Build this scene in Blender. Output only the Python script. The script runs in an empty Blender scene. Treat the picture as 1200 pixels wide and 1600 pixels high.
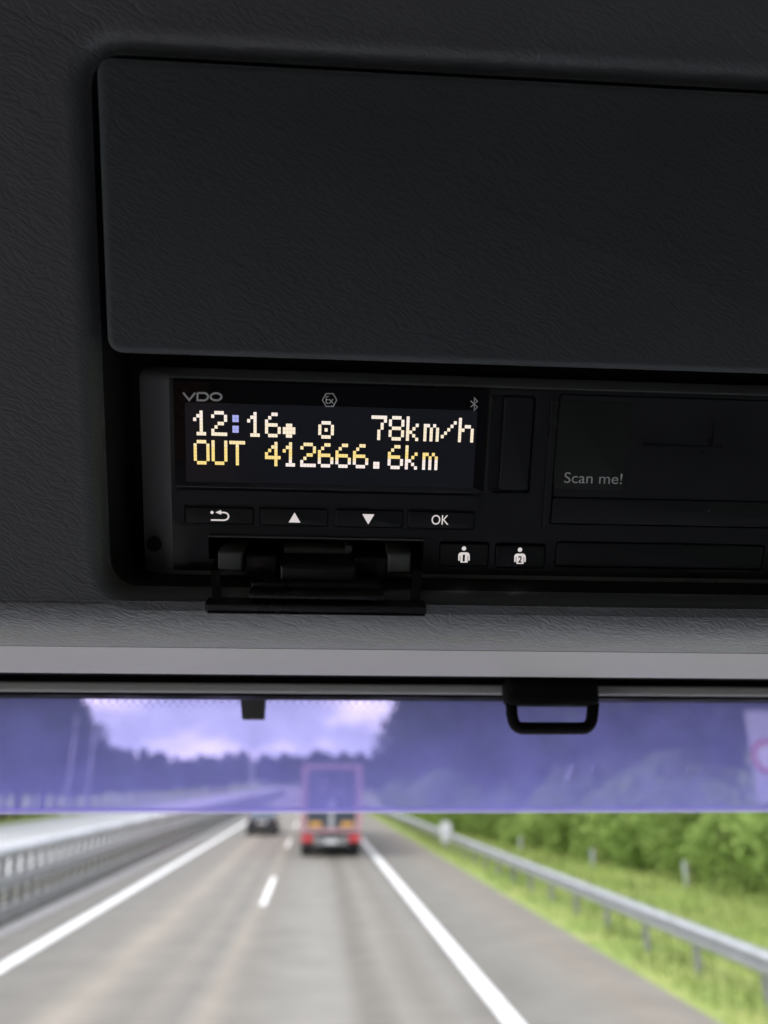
import bpy, bmesh, math, random
from mathutils import Vector, Matrix
random.seed(7)
S = bpy.context.scene
C = S.collection
rad = math.radians

# ------------------------------------------------------------------ camera
CAM_H = 2.9
PITCH, YAW, F = rad(19.375), rad(3.6), 1200.0       # focal length in photo pixels (1600 tall)
CAMP = Vector((0, 0, CAM_H))
cam_d = bpy.data.cameras.new('camera')
cam = bpy.data.objects.new('camera', cam_d); C.objects.link(cam)
cam.location = CAMP
cam.rotation_euler = (math.pi/2 + PITCH, 0, -YAW)
cam_d.sensor_fit = 'VERTICAL'; cam_d.sensor_height = 36; cam_d.sensor_width = 27
cam_d.lens = 36*F/1600
cam_d.clip_start = 0.01; cam_d.clip_end = 8000
cam_d.dof.use_dof = True
cam_d.dof.focus_distance = 0.2
cam_d.dof.aperture_fstop = 10.5
S.camera = cam

# ------------------------------------------------------------------ world, sun, exposure
SUN_EL, SUN_AZ = rad(50), rad(-112)                  # azimuth clockwise from +y: to the left and a little behind
w = bpy.data.worlds.new('World'); S.world = w; w.use_nodes = True
wn = w.node_tree; wn.nodes.clear()
def N(t, typ, **kw):
    n = t.nodes.new(typ)
    for k, v in kw.items():
        setattr(n, k, v)
    return n
sky = N(wn, 'ShaderNodeTexSky', sky_type='NISHITA')
sky.sun_disc = False; sky.sun_elevation = SUN_EL; sky.sun_rotation = SUN_AZ
tc = N(wn, 'ShaderNodeTexCoord')
mp = N(wn, 'ShaderNodeMapping'); mp.inputs['Scale'].default_value = (1.0, 1.0, 3.6)
mp.inputs['Location'].default_value = (0.35, 0.2, 0.12)
nz = N(wn, 'ShaderNodeTexNoise'); nz.inputs['Scale'].default_value = 4.6; nz.inputs['Detail'].default_value = 6; nz.inputs['Roughness'].default_value = 0.55
cr = N(wn, 'ShaderNodeValToRGB')
cr.color_ramp.elements[0].position = 0.44; cr.color_ramp.elements[0].color = (5.3, 5.8, 7.5, 1)
cr.color_ramp.elements[1].position = 0.66; cr.color_ramp.elements[1].color = (15.8, 15.3, 15.5, 1)
mx = N(wn, 'ShaderNodeMixRGB'); mx.inputs['Fac'].default_value = 0.9
bg = N(wn, 'ShaderNodeBackground'); bg.inputs['Strength'].default_value = 0.145
out = N(wn, 'ShaderNodeOutputWorld')
L = wn.links.new
L(tc.outputs['Generated'], mp.inputs['Vector']); L(mp.outputs['Vector'], nz.inputs['Vector'])
L(nz.outputs['Fac'], cr.inputs['Fac']); L(sky.outputs['Color'], mx.inputs[1]); L(cr.outputs['Color'], mx.inputs[2])
L(mx.outputs['Color'], bg.inputs['Color']); L(bg.outputs['Background'], out.inputs['Surface'])

sd = bpy.data.lights.new('sun', 'SUN'); sd.energy = 1.15; sd.angle = rad(18); sd.color = (1, 0.93, 0.83)
so = bpy.data.objects.new('sun', sd); C.objects.link(so)
sdir = Vector((math.sin(SUN_AZ)*math.cos(SUN_EL), math.cos(SUN_AZ)*math.cos(SUN_EL), math.sin(SUN_EL)))
so.rotation_euler = (-sdir).to_track_quat('-Z', 'Y').to_euler()
so.location = (0, 0, 60)

S.view_settings.view_transform = 'Standard'; S.view_settings.look = 'None'
S.view_settings.gamma = 1; S.view_settings.use_curve_mapping = False
S.view_settings.exposure = 1.0
EXPO = 2**S.view_settings.exposure
S.render.engine = 'CYCLES'
S.cycles.use_denoising = True
S.cycles.max_bounces = 10; S.cycles.diffuse_bounces = 5; S.cycles.transparent_max_bounces = 24
S.cycles.caustics_reflective = False; S.cycles.caustics_refractive = False
S.cycles.sample_clamp_indirect = 6

# ------------------------------------------------------------------ materials
def mat(name, col, rough=0.6, metal=0.0, spec=0.5, var=0.0, vscale=20, bump=0.0, bscale=200, coat=0.0):
    m = bpy.data.materials.new(name); m.use_nodes = True
    t = m.node_tree; b = t.nodes['Principled BSDF']
    b.inputs['Base Color'].default_value = (*col, 1)
    b.inputs['Roughness'].default_value = rough; b.inputs['Metallic'].default_value = metal
    b.inputs['Specular IOR Level'].default_value = spec
    b.inputs['Coat Weight'].default_value = coat
    co = t.nodes.new('ShaderNodeTexCoord')
    if var > 0:
        n = t.nodes.new('ShaderNodeTexNoise'); n.inputs['Scale'].default_value = vscale; n.inputs['Detail'].default_value = 5
        t.links.new(co.outputs['Object'], n.inputs['Vector'])
        r = t.nodes.new('ShaderNodeMapRange'); r.inputs[1].default_value = .3; r.inputs[2].default_value = .7
        r.inputs[3].default_value = 1-var; r.inputs[4].default_value = 1+var
        t.links.new(n.outputs['Fac'], r.inputs[0])
        v = t.nodes.new('ShaderNodeVectorMath'); v.operation = 'SCALE'; v.inputs[0].default_value = col
        t.links.new(r.outputs[0], v.inputs['Scale']); t.links.new(v.outputs[0], b.inputs['Base Color'])
    if bump > 0:
        n2 = t.nodes.new('ShaderNodeTexNoise'); n2.inputs['Scale'].default_value = bscale; n2.inputs['Detail'].default_value = 4
        t.links.new(co.outputs['Object'], n2.inputs['Vector'])
        bm_ = t.nodes.new('ShaderNodeBump'); bm_.inputs['Strength'].default_value = bump; bm_.inputs['Distance'].default_value = 0.3/bscale
        t.links.new(n2.outputs['Fac'], bm_.inputs['Height']); t.links.new(bm_.outputs['Normal'], b.inputs['Normal'])
    return m

def emis(name, col, lin):
    """a lit element; lin = brightness it should have on the picture (linear)"""
    m = bpy.data.materials.new(name); m.use_nodes = True
    b = m.node_tree.nodes['Principled BSDF']
    b.inputs['Base Color'].default_value = (0.02, 0.02, 0.02, 1); b.inputs['Roughness'].default_value = .4
    b.inputs['Emission Color'].default_value = (*col, 1); b.inputs['Emission Strength'].default_value = lin/EXPO
    return m

def grain(name, col, rough, strength, wr=1.0, coord='Object'):
    """moulded leather-look plastic: stretched wrinkle cells plus long creases"""
    m = mat(name, col, rough); t = m.node_tree; b = t.nodes['Principled BSDF']
    co = t.nodes.new('ShaderNodeTexCoord')
    dn = t.nodes.new('ShaderNodeTexNoise'); dn.inputs['Scale'].default_value = 90; dn.inputs['Detail'].default_value = 3
    t.links.new(co.outputs[coord], dn.inputs['Vector'])
    ad = t.nodes.new('ShaderNodeVectorMath'); ad.operation = 'MULTIPLY_ADD'
    ad.inputs[1].default_value = (0.006, 0.006, 0.006)
    t.links.new(dn.outputs['Color'], ad.inputs[0]); t.links.new(co.outputs[coord], ad.inputs[2])
    rot = t.nodes.new('ShaderNodeMapping'); rot.inputs['Rotation'].default_value = (0, 0, rad(27))
    t.links.new(ad.outputs[0], rot.inputs['Vector'])
    mpp = t.nodes.new('ShaderNodeMapping'); mpp.inputs['Scale'].default_value = (0.24, 1.0, 1.0)
    t.links.new(rot.outputs[0], mpp.inputs['Vector'])
    vo = t.nodes.new('ShaderNodeTexVoronoi'); vo.feature = 'DISTANCE_TO_EDGE'; vo.inputs['Scale'].default_value = 900
    t.links.new(mpp.outputs[0], vo.inputs['Vector'])
    r1 = t.nodes.new('ShaderNodeMapRange'); r1.inputs[1].default_value = 0.0; r1.inputs[2].default_value = 0.18
    t.links.new(vo.outputs['Distance'], r1.inputs[0])
    n2 = t.nodes.new('ShaderNodeTexNoise'); n2.inputs['Scale'].default_value = 480; n2.inputs['Detail'].default_value = 5
    t.links.new(mpp.outputs[0], n2.inputs['Vector'])
    # long creases
    m3 = t.nodes.new('ShaderNodeMapping'); m3.inputs['Scale'].default_value = (0.22, 1.0, 1.0); m3.inputs['Rotation'].default_value = (0, 0, rad(8))
    t.links.new(rot.outputs[0], m3.inputs['Vector'])
    v3 = t.nodes.new('ShaderNodeTexVoronoi'); v3.feature = 'DISTANCE_TO_EDGE'; v3.inputs['Scale'].default_value = 150
    t.links.new(m3.outputs[0], v3.inputs['Vector'])
    r3 = t.nodes.new('ShaderNodeMapRange'); r3.inputs[1].default_value = 0.0; r3.inputs[2].default_value = 0.07
    t.links.new(v3.outputs['Distance'], r3.inputs[0])
    pt = t.nodes.new('ShaderNodeTexNoise'); pt.inputs['Scale'].default_value = 22; pt.inputs['Detail'].default_value = 2
    t.links.new(co.outputs[coord], pt.inputs['Vector'])
    s1 = t.nodes.new('ShaderNodeMath'); s1.operation = 'MULTIPLY_ADD'; s1.inputs[1].default_value = 0.38
    t.links.new(r1.outputs[0], s1.inputs[0]); t.links.new(n2.outputs['Fac'], s1.inputs[2])
    s2 = t.nodes.new('ShaderNodeMath'); s2.operation = 'MULTIPLY_ADD'
    ptr = t.nodes.new('ShaderNodeMapRange'); ptr.inputs[1].default_value = .5; ptr.inputs[2].default_value = .68; ptr.inputs[3].default_value = 0; ptr.inputs[4].default_value = 0.45
    t.links.new(pt.outputs['Fac'], ptr.inputs[0])
    t.links.new(r3.outputs[0], s2.inputs[0]); t.links.new(ptr.outputs[0], s2.inputs[1]); t.links.new(s1.outputs[0], s2.inputs[2])
    bu = t.nodes.new('ShaderNodeBump'); bu.inputs['Strength'].default_value = strength; bu.inputs['Distance'].default_value = 0.00022*wr
    t.links.new(s2.outputs[0], bu.inputs['Height']); t.links.new(bu.outputs['Normal'], b.inputs['Normal'])
    # slight wear/dust variation in roughness and tone
    vv = t.nodes.new('ShaderNodeMapRange'); vv.inputs[3].default_value = 0.85; vv.inputs[4].default_value = 1.15
    t.links.new(pt.outputs['Fac'], vv.inputs[0])
    sc = t.nodes.new('ShaderNodeVectorMath'); sc.operation = 'SCALE'; sc.inputs[0].default_value = col
    t.links.new(vv.outputs[0], sc.inputs['Scale']); t.links.new(sc.outputs[0], b.inputs['Base Color'])
    return m

M = {}
M['grain'] = grain('grained_charcoal_plastic', (0.108, 0.112, 0.119), 0.36, 0.6)
M['lip'] = grain('grained_lit_lip', (0.122, 0.125, 0.129), 0.32, 0.8, coord='UV')  # fascia plastic made paler, windscreen light put into the colour
M['lid'] = grain('grained_lid_plastic', (0.058, 0.065, 0.072), 0.5, 0.5)
M['trim'] = mat('pale_grey_trim', (0.62, 0.60, 0.565), 0.42, bump=0.1, bscale=900)
M['blackhole'] = mat('matte_black', (0.006, 0.006, 0.007), 0.8)
M['wall_shade'] = mat('recess_shade', (0.030, 0.032, 0.033), 0.6)  # near-black so the recess walls look shaded
M['seal'] = mat('rubber_seal', (0.012, 0.012, 0.013), 0.75, spec=.15)
M['bar'] = mat('blind_bar_grey', (0.82, 0.81, 0.82), 0.45)
for k_ in ('grain', 'lip', 'lid'):
    b_ = M[k_].node_tree.nodes['Principled BSDF']; b_.inputs['Sheen Weight'].default_value = .9 if k_ != 'lid' else .3; b_.inputs['Sheen Roughness'].default_value = .35
M['lip'].node_tree.nodes['Principled BSDF'].inputs['IOR'].default_value = 1.62
for k_ in ('grain', 'lip', 'trim'): M[k_].node_tree.nodes['Principled BSDF'].inputs['Specular IOR Level'].default_value = .85
M['trim'].node_tree.nodes['Principled BSDF'].inputs['Roughness'].default_value = .42
M['trim'].node_tree.nodes['Principled BSDF'].inputs['Coat Weight'].default_value = .15
M['trim'].node_tree.nodes['Principled BSDF'].inputs['Coat Roughness'].default_value = .3
M['tacho'] = mat('instrument_plastic', (0.016, 0.0165, 0.021), 0.42, bump=0.08, bscale=2500)
M['tacho_edge'] = mat('instrument_housing_plastic', (0.17, 0.172, 0.172), 0.38, bump=0.08, bscale=2500)
M['flange'] = mat('lit_instrument_flange', (0.26, 0.265, 0.265), 0.4, bump=0.08, bscale=2500)  # paler than the face: light on the slope put into the colour
M['gloss'] = mat('gloss_black_window', (0.006, 0.006, 0.008), 0.06)
M['key'] = mat('key_plastic', (0.018, 0.0185, 0.022), 0.42, bump=0.06, bscale=2500)
M['print'] = mat('grey_print', (0.90, 0.90, 0.90), 0.6)
M['sticker'] = mat('sticker_black', (0.02, 0.022, 0.02), 0.45)
M['flap'] = mat('flap_plastic', (0.018, 0.0185, 0.022), 0.35)
M['cab'] = mat('cab_lining', (0.34, 0.35, 0.38), 0.8, var=.1, vscale=6)
M['cab_dark'] = mat('cab_dark_lining', (0.10, 0.10, 0.105), 0.85, var=.1, vscale=6)
M['dash'] = mat('dash_plastic', (0.58, 0.58, 0.585), 0.7, bump=.2, bscale=400)
M['curtain'] = mat('tan_reflection_curtain', (0.42, 0.24, 0.17), 0.9, var=.15, vscale=30)
def dusty(m, dens=.12, sc=420, tone=.30):
    """sparse dust flecks and smeared gloss"""
    t = m.node_tree; b = t.nodes['Principled BSDF']; co = t.nodes.new('ShaderNodeTexCoord')
    v = t.nodes.new('ShaderNodeTexVoronoi'); v.inputs['Scale'].default_value = sc; t.links.new(co.outputs['Object'], v.inputs['Vector'])
    sp = t.nodes.new('ShaderNodeSeparateColor'); t.links.new(v.outputs['Color'], sp.inputs[0])
    a = t.nodes.new('ShaderNodeMath'); a.operation = 'LESS_THAN'; a.inputs[1].default_value = dens; t.links.new(sp.outputs[0], a.inputs[0])
    rd = t.nodes.new('ShaderNodeMath'); rd.operation = 'MULTIPLY'; rd.inputs[1].default_value = .16; t.links.new(sp.outputs[1], rd.inputs[0])
    d = t.nodes.new('ShaderNodeMath'); d.operation = 'LESS_THAN'; t.links.new(v.outputs['Distance'], d.inputs[0]); t.links.new(rd.outputs[0], d.inputs[1])
    mu = t.nodes.new('ShaderNodeMath'); mu.operation = 'MULTIPLY'; t.links.new(a.outputs[0], mu.inputs[0]); t.links.new(d.outputs[0], mu.inputs[1])
    mxx = t.nodes.new('ShaderNodeMixRGB'); t.links.new(mu.outputs[0], mxx.inputs[0]); mxx.inputs[2].default_value = (tone, tone*.97, tone*.92, 1)
    if b.inputs['Base Color'].links: t.links.new(b.inputs['Base Color'].links[0].from_socket, mxx.inputs[1])
    else: mxx.inputs[1].default_value = b.inputs['Base Color'].default_value
    t.links.new(mxx.outputs[0], b.inputs['Base Color'])
    n = t.nodes.new('ShaderNodeTexNoise'); n.inputs['Scale'].default_value = 45; n.inputs['Detail'].default_value = 6; t.links.new(co.outputs['Object'], n.inputs['Vector'])
    r0 = b.inputs['Roughness'].default_value
    mr = t.nodes.new('ShaderNodeMapRange'); mr.inputs[1].default_value = .35; mr.inputs[2].default_value = .65; mr.inputs[3].default_value = r0*.65; mr.inputs[4].default_value = min(1, r0*1.35+.02)
    t.links.new(n.outputs['Fac'], mr.inputs[0]); t.links.new(mr.outputs[0], b.inputs['Roughness'])
for k_ in ('tacho', 'key', 'gloss', 'flap', 'flange'): dusty(M[k_], .035, 520, .2)
dusty(M['seal'], .05, 420, .1)
M['px_cream'] = emis('pixel_cream', (1.0, 0.86, 0.66), 1.0)
M['px_yellow'] = emis('pixel_yellow', (1.0, 0.76, 0.27), 1.0)
M['px_pale'] = emis('pixel_pale', (1.0, 0.87, 0.82), 1.0)
M['px_soft'] = emis('pixel_soft', (1.0, 0.81, 0.44), 1.0)
M['px_top'] = emis('pixel_top', (1.0, 0.88, 0.78), 1.0)
M['px_blue'] = emis('pixel_blue', (0.45, 0.47, 0.95), 0.9)
M['backlit'] = emis('backlit_print', (0.95, 0.88, 0.86), 0.72)
M['screen'] = emis('screen_glow', (0.55, 0.62, 1.0), 0.006)
M['screen'].node_tree.nodes['Principled BSDF'].inputs['Roughness'].default_value = .08

# ------------------------------------------------------------------ object helpers
def tag(o, label=None, cat=None, group=None, kind=None):
    if label: o['label'] = label
    if cat: o['category'] = cat
    if group: o['group'] = group
    if kind: o['kind'] = kind
    return o

def empty(name, loc=(0, 0, 0), rot=(0, 0, 0)):
    o = bpy.data.objects.new(name, None); C.objects.link(o)
    o.location = loc; o.rotation_euler = rot; o.empty_display_size = 0.05
    return o

def link(name, me, m=None, parent=None, smooth=False):
    if m is not None:
        for k in (m if isinstance(m, (list, tuple)) else [m]): me.materials.append(k)
    if smooth:
        for p in me.polygons: p.use_smooth = True
    o = bpy.data.objects.new(name, me); C.objects.link(o)
    if parent: o.parent = parent
    return o

class MB:
    """collects pieces in one bmesh"""
    def __init__(s): s.b = bmesh.new()
    def face(s, pts, mi=0):
        f = s.b.faces.new([s.b.verts.new(p) for p in pts]); f.material_index = mi; return f
    def box(s, x0, x1, y0, y1, z0, z1, bev=0.0, seg=2, mi=0):
        r = bmesh.ops.create_cube(s.b, size=1)
        for v in r['verts']:
            v.co = Vector(((x0+x1)/2 + v.co.x*(x1-x0), (y0+y1)/2 + v.co.y*(y1-y0), (z0+z1)/2 + v.co.z*(z1-z0)))
        fs = list({f for v in r['verts'] for f in v.link_faces})
        for f in fs: f.material_index = mi
        if bev > 0:
            es = list({e for v in r['verts'] for e in v.link_edges})
            bmesh.ops.bevel(s.b, geom=es, offset=bev, segments=seg, affect='EDGES', profile=0.5, material=-1)
        return s
    def loft(s, loops, cap0=False, cap1=False, closed=True, mi=0):
        vs = [[s.b.verts.new(p) for p in lp] for lp in loops]
        n = len(vs[0])
        for a, b in zip(vs, vs[1:]):
            for i in range(n if closed else n-1):
                j = (i+1) % n
                s.b.faces.new((a[i], a[j], b[j], b[i])).material_index = mi
        if cap0: s.b.faces.new(list(reversed(vs[0]))).material_index = mi
        if cap1: s.b.faces.new(vs[-1]).material_index = mi
        return vs
    def tube(s, pts, r, n=10, mi=0, caps=True):
        pts = [Vector(p) for p in pts]; loops = []
        rs = r if isinstance(r, (list, tuple)) else [r]*len(pts)
        for i, p in enumerate(pts):
            d = (pts[min(i+1, len(pts)-1)] - pts[max(i-1, 0)]).normalized()
            a = d.cross(Vector((0, 0, 1)))
            if a.length < 1e-3: a = Vector((1, 0, 0))
            a.normalize(); b = d.cross(a)
            loops.append([p + a*(rs[i]*math.cos(k*2*math.pi/n)) + b*(rs[i]*math.sin(k*2*math.pi/n)) for k in range(n)])
        s.loft(loops, caps, caps, mi=mi); return s
    def disc(s, cx, cy, z, r, n=20, mi=0):
        s.face([(cx + r*math.cos(k*2*math.pi/n), cy + r*math.sin(k*2*math.pi/n), z) for k in range(n)], mi); return s
    def ribbon(s, pts, wd, z, closed=False, mi=0):
        """flat stroke of width wd along 2D points, with mitred joints"""
        P = [Vector((p[0], p[1])) for p in pts]; n = len(P); Lf, Rt = [], []
        for i in range(n):
            a = P[i-1] if (i > 0 or closed) else None
            c = P[(i+1) % n] if (i < n-1 or closed) else None
            d1 = (P[i]-a).normalized() if a is not None else (c-P[i]).normalized()
            d2 = (c-P[i]).normalized() if c is not None else d1
            n1 = Vector((-d1.y, d1.x)); n2 = Vector((-d2.y, d2.x)); nn = (n1+n2)
            nn = nn.normalized() if nn.length > 1e-6 else n1
            k = wd/2/max(0.45, nn.dot(n1))
            Lf.append(P[i]+nn*k); Rt.append(P[i]-nn*k)
        for i in range(n if closed else n-1):
            j = (i+1) % n
            s.face([(*Rt[i], z), (*Rt[j], z), (*Lf[j], z), (*Lf[i], z)], mi)
        return s
    def build(s, name, m, parent=None, smooth=False, auto=None):
        bmesh.ops.recalc_face_normals(s.b, faces=s.b.faces[:])
        me = bpy.data.meshes.new(name); s.b.to_mesh(me); s.b.free()
        o = link(name, me, m, parent, smooth)
        if auto is not None:
            for p in me.polygons: p.use_smooth = True
            me.set_sharp_from_angle(angle=rad(auto))
        return o

def rrect(x0, x1, y0, y1, r, z, n=6):
    r = max(min(r, (x1-x0)/2*.999, (y1-y0)/2*.999), 1e-6)
    pts = []
    for cx, cy, a0 in ((x1-r, y1-r, 0), (x0+r, y1-r, 90), (x0+r, y0+r, 180), (x1-r, y0+r, 270)):
        for k in range(n+1):
            a = rad(a0 + 90*k/n); pts.append((cx + r*math.cos(a), cy + r*math.sin(a), z))
    return pts

def plate(rc, h0, h1, r, bev, steps=3, n=6):
    """rounded plate with a softly rounded front edge, in panel coordinates"""
    x0, x1, y0, y1 = rc; mb = MB(); loops = [rrect(x0, x1, y0, y1, r, h0, n)]
    for k in range(steps+1):
        a = math.pi/2*k/steps; ins = bev*(1-math.cos(a))
        loops.append(rrect(x0+ins, x1-ins, y0+ins, y1-ins, r-ins if r > bev else r*.5, h1-bev+bev*math.sin(a), n))
    mb.loft(loops, cap0=True, cap1=True)
    return mb

def holed(outer, holes, z, depth_holes, outer_loops=None):
    """flat face (outer loop) with holes; each hole gets walls down to its own depth with a floor"""
    b = bmesh.new(); ed = []
    def ring(pts):
        vs = [b.verts.new(p) for p in pts]
        es = [b.edges.new((vs[i], vs[(i+1) % len(vs)])) for i in range(len(vs))]
        return vs, es
    vo, eo = ring(outer); ed += eo; hv = []
    for h in holes:
        v, e = ring(h); hv.append(v); ed += e
    bmesh.ops.triangle_fill(b, use_beauty=True, use_dissolve=False, edges=ed, normal=(0, 0, 1))
    for v, dz in zip(hv, depth_holes):
        lo = [b.verts.new((p.co.x, p.co.y, dz)) for p in v]
        for i in range(len(v)):
            j = (i+1) % len(v); b.faces.new((v[i], v[j], lo[j], lo[i]))
        b.faces.new(lo)
    if outer_loops:
        prev = vo
        for lp in outer_loops:
            cur = [b.verts.new(p) for p in lp]
            for i in range(len(cur)):
                j = (i+1) % len(cur); b.faces.new((prev[i], prev[j], cur[j], cur[i]))
            prev = cur
    mb = MB(); mb.b.free(); mb.b = b
    return mb

# ------------------------------------------------------------------ the panel plane of the overhead console
TILT = rad(31)                                     # the console leans: its foot lies further forward
cr_ = Vector((math.cos(YAW), -math.sin(YAW), 0))
cf_ = Vector((math.sin(YAW)*math.cos(PITCH), math.cos(YAW)*math.cos(PITCH), math.sin(PITCH)))
cu_ = cr_.cross(cf_)
def ray(u, v): return cf_ + cr_*((u-600)/F) - cu_*((v-800)/F)
EX = Vector((1, 0, 0)); EY = Vector((0, -math.sin(TILT), math.cos(TILT))); EN = Vector((0, -math.cos(TILT), -math.sin(TILT)))
P0 = CAMP + ray(490, 850)*0.203
PROT = (math.pi/2 + TILT, 0, 0)
def pp(u, v, h=0.0):
    d = ray(u, v); q = P0 + EN*h
    s = (q-CAMP).dot(EN)/d.dot(EN); wv = CAMP + d*s - P0
    return wv.dot(EX), wv.dot(EY)
def rc(u0, v0, u1, v1, h=0.0):
    """measured rectangle on the panel: x from the middles of the sides"""
    vm, um = (v0+v1)/2, (u0+u1)/2
    return (pp(u0, vm, h)[0], pp(u1, vm, h)[0], pp(um, v1, h)[1], pp(um, v0, h)[1])
def to_world(x, y, z): return P0 + EX*x + EY*y + EN*z
MM = 0.001

# ------------------------------------------------------------------ truck cab round the camera
CX0, CX1 = -0.95, 1.62
cabt = tag(empty('truck_cab', (0.45, -0.4, 1.35)), 'dark lined cab interior around the overhead console and the windscreen', 'truck cab')
def cabpart(name, mb, m):
    o = mb.build(name, m, cabt); o.location = -Vector(cabt.location); return o
Z = CAM_H
cabpart('roof', MB().box(CX0, CX1, -1.5, 0.10, Z+0.55, Z+0.58), M['cab_dark'])
cabpart('rear_wall', MB().box(CX0, CX1, -1.53, -1.502, 1.35, Z+0.548), M['cab_dark'])
cabpart('floor', MB().box(CX0, CX1, -1.5, 1.0, 1.32, 1.348), M['dash'])
mb = MB(); mb.box(CX0, CX1, 0.36, 1.0, 1.35, 2.0, .03); cabpart('dashboard', mb, M['dash'])
for sx, nm in ((CX0, 'door'), (CX1, 'door')):
    a, b_ = (sx-.03, sx-.002) if sx < 0 else (sx+.002, sx+.03)
    mb = MB()
    mb.box(a, b_, -1.5, -0.85, 1.35, Z+.548); mb.box(a, b_, -0.85, 0.9, 1.35, Z-.90)
    mb.box(a, b_, -0.85, 0.34, Z+.02, Z+.548)
    cabpart(nm, mb, M['cab'] if sx < 0 else M['cab_dark'])
    pil = MB(); pil.loft([[(a-.01, .36, Z+.06), (b_+.01, .36, Z+.06), (b_+.01, .44, Z+.06), (a-.01, .44, Z+.06)],
                          [(a-.01, .56, 1.95), (b_+.01, .56, 1.95), (b_+.01, .66, 1.95), (a-.01, .66, 1.95)]], True, True)
    cabpart('windscreen_pillar', pil, M['dash'])
cabpart('front_header', MB().box(CX0, CX1, 0.345, 0.42, Z+.058, Z+.62), M['cab'])
cu = tag(empty('reflection_curtain', (-0.61, -1.46, Z+.5)), 'unseen tan curtain added behind the camera for its reflection', 'curtain')  # added out of view to give the display a brown reflection
mb = MB(); prev = None
pts = [(x/100.0*1.0, 0.035*math.sin(x*0.55), 0) for x in range(0, 101, 2)]
mb.loft([[(p[0]*.62-.31, p[1]+.03, 0) for p in pts], [(p[0]*.62-.31, p[1]*1.2+.03, -2.0) for p in pts]], closed=False)
mb.build('fabric', M['curtain'], cu, smooth=True)

# ------------------------------------------------------------------ overhead console
con = tag(empty('overhead_console', P0, PROT), 'charcoal grained overhead console framing the storage flap and the lit instrument', 'overhead console')
HC = 13.5*MM
ox0 = pp(124, 300, HC)[0]-0.0005; ox1 = pp(1405, 700, HC)[0]
ox0 = pp(150, 560, HC)[0]
oy1 = pp(650, 99, HC)[1]; oy0 = pp(600, 930, HC)[1]
YB = pp(600, 944, HC)[1]; YT = oy1 + 0.36
hole_r = 5*MM; ER = 4.8*MM
def hole_loop(ins, z): return rrect(ox0+ins, ox1-ins, oy0+ins, oy1-ins, max(hole_r+2*MM-ins, .0008), z, 6)
outer = [(CX1, YT, HC), (CX0, YT, HC), (CX0, YB, HC), (CX1, YB, HC)]
mb = MB(); mb.b.free()
b = bmesh.new(); ed = []
def ring(pts):
    vs = [b.verts.new(p) for p in pts]
    return vs, [b.edges.new((vs[i], vs[(i+1) % len(vs)])) for i in range(len(vs))]
vo, e1 = ring(outer); vh, e2 = ring(hole_loop(-ER, HC))
bmesh.ops.triangle_fill(b, use_beauty=True, edges=e1+e2, normal=(0, 0, 1))
prev = vh
for k in range(1, 9):                                # rounded edge rolling into the recess
    a = math.pi/2*k/8
    cur = [b.verts.new(p) for p in hole_loop(-ER + ER*math.sin(a), HC-ER*(1-math.cos(a)))]
    for i in range(len(cur)):
        j = (i+1) % len(cur); b.faces.new((prev[i], prev[j], cur[j], cur[i]))
    prev = cur
mb.b = b
mb.build('fascia', M['grain'], con, auto=50)
# recess walls with their shade put into the colour, and the back
q = MB(); q.loft([hole_loop(.02*MM, HC-ER+.1*MM), hole_loop(0.6*MM, -13*MM)]); q.build('shaded_recess_wall', M['wall_shade'], con, smooth=True)
mb = MB(); mb.box(ox0, ox1, oy0, oy1, -16*MM, -13*MM); mb.build('recess_back', M['blackhole'], con)
# lid of the upper compartment
HL = 16*MM
lx0 = pp(158, 330, HL)[0]; lx1 = ox1 - (lx0-ox0); ly1 = pp(650, 114, HL)[1]; ly0 = pp(650, 566, HL)[1]
plate((lx0, lx1, ly0, ly1), 3*MM, HL, 3.2*MM, 1.6*MM, 5).build('storage_flap', M['lid'], con, auto=60)
# lip rolling under the console towards the windscreen (profile in world y,z, swept across the cab)
w0 = to_world(0, YB, HC)
PH1, PH2 = rad(86.5), rad(84)
def vrow(yy, zz):
    d = Vector((0.0, yy, zz)) - CAMP
    return 800 - F*d.dot(cu_)/d.dot(cf_)
def advance(yy, zz, ph, v):
    while vrow(yy, zz) < v: yy += math.sin(ph)*2e-4; zz -= math.cos(ph)*2e-4
    return yy, zz
def lip_profile(R_):
    n = 30; y, z = w0.y, w0.z; pr = [(y, z)]
    y += math.sin(TILT)*3e-4; z -= math.cos(TILT)*3e-4; pr.append((y, z))
    for k in range(n):
        q_ = (k+.5)/n; a = TILT + (PH1-TILT)*(1-(1-q_)**1.9); ds = R_*(PH1-TILT)/n
        y += math.sin(a)*ds; z -= math.cos(a)*ds; pr.append((y, z))
    return pr
R_ = 8*MM
while vrow(*lip_profile(R_)[-1]) < 1014 and R_ < 90*MM: R_ += .2*MM
prof = lip_profile(R_); y, z = prof[-1]
def local(x, yy, zz):
    v = Vector((x, yy, zz)) - P0; return (v.dot(EX), v.dot(EY), v.dot(EN))
mb = MB(); xs = (CX0, CX1)
mb.loft([[local(x, a, c) for a, c in prof] for x in xs], closed=False)
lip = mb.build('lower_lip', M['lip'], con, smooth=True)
arc = [0.0]
for a_, b_ in zip(prof, prof[1:]): arc.append(arc[-1] + math.hypot(b_[0]-a_[0], b_[1]-a_[1]))
uvl = lip.data.uv_layers.new(name='UVMap')
keys_ = [local(0, a_, c_) for a_, c_ in prof]
for lo_ in lip.data.loops:
    p_ = lip.data.vertices[lo_.vertex_index].co
    k_ = min(range(len(keys_)), key=lambda q: (keys_[q][1]-p_.y)**2 + (keys_[q][2]-p_.z)**2)
    uvl.data[lo_.index].uv = (p_.x, YB-arc[k_])
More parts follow.
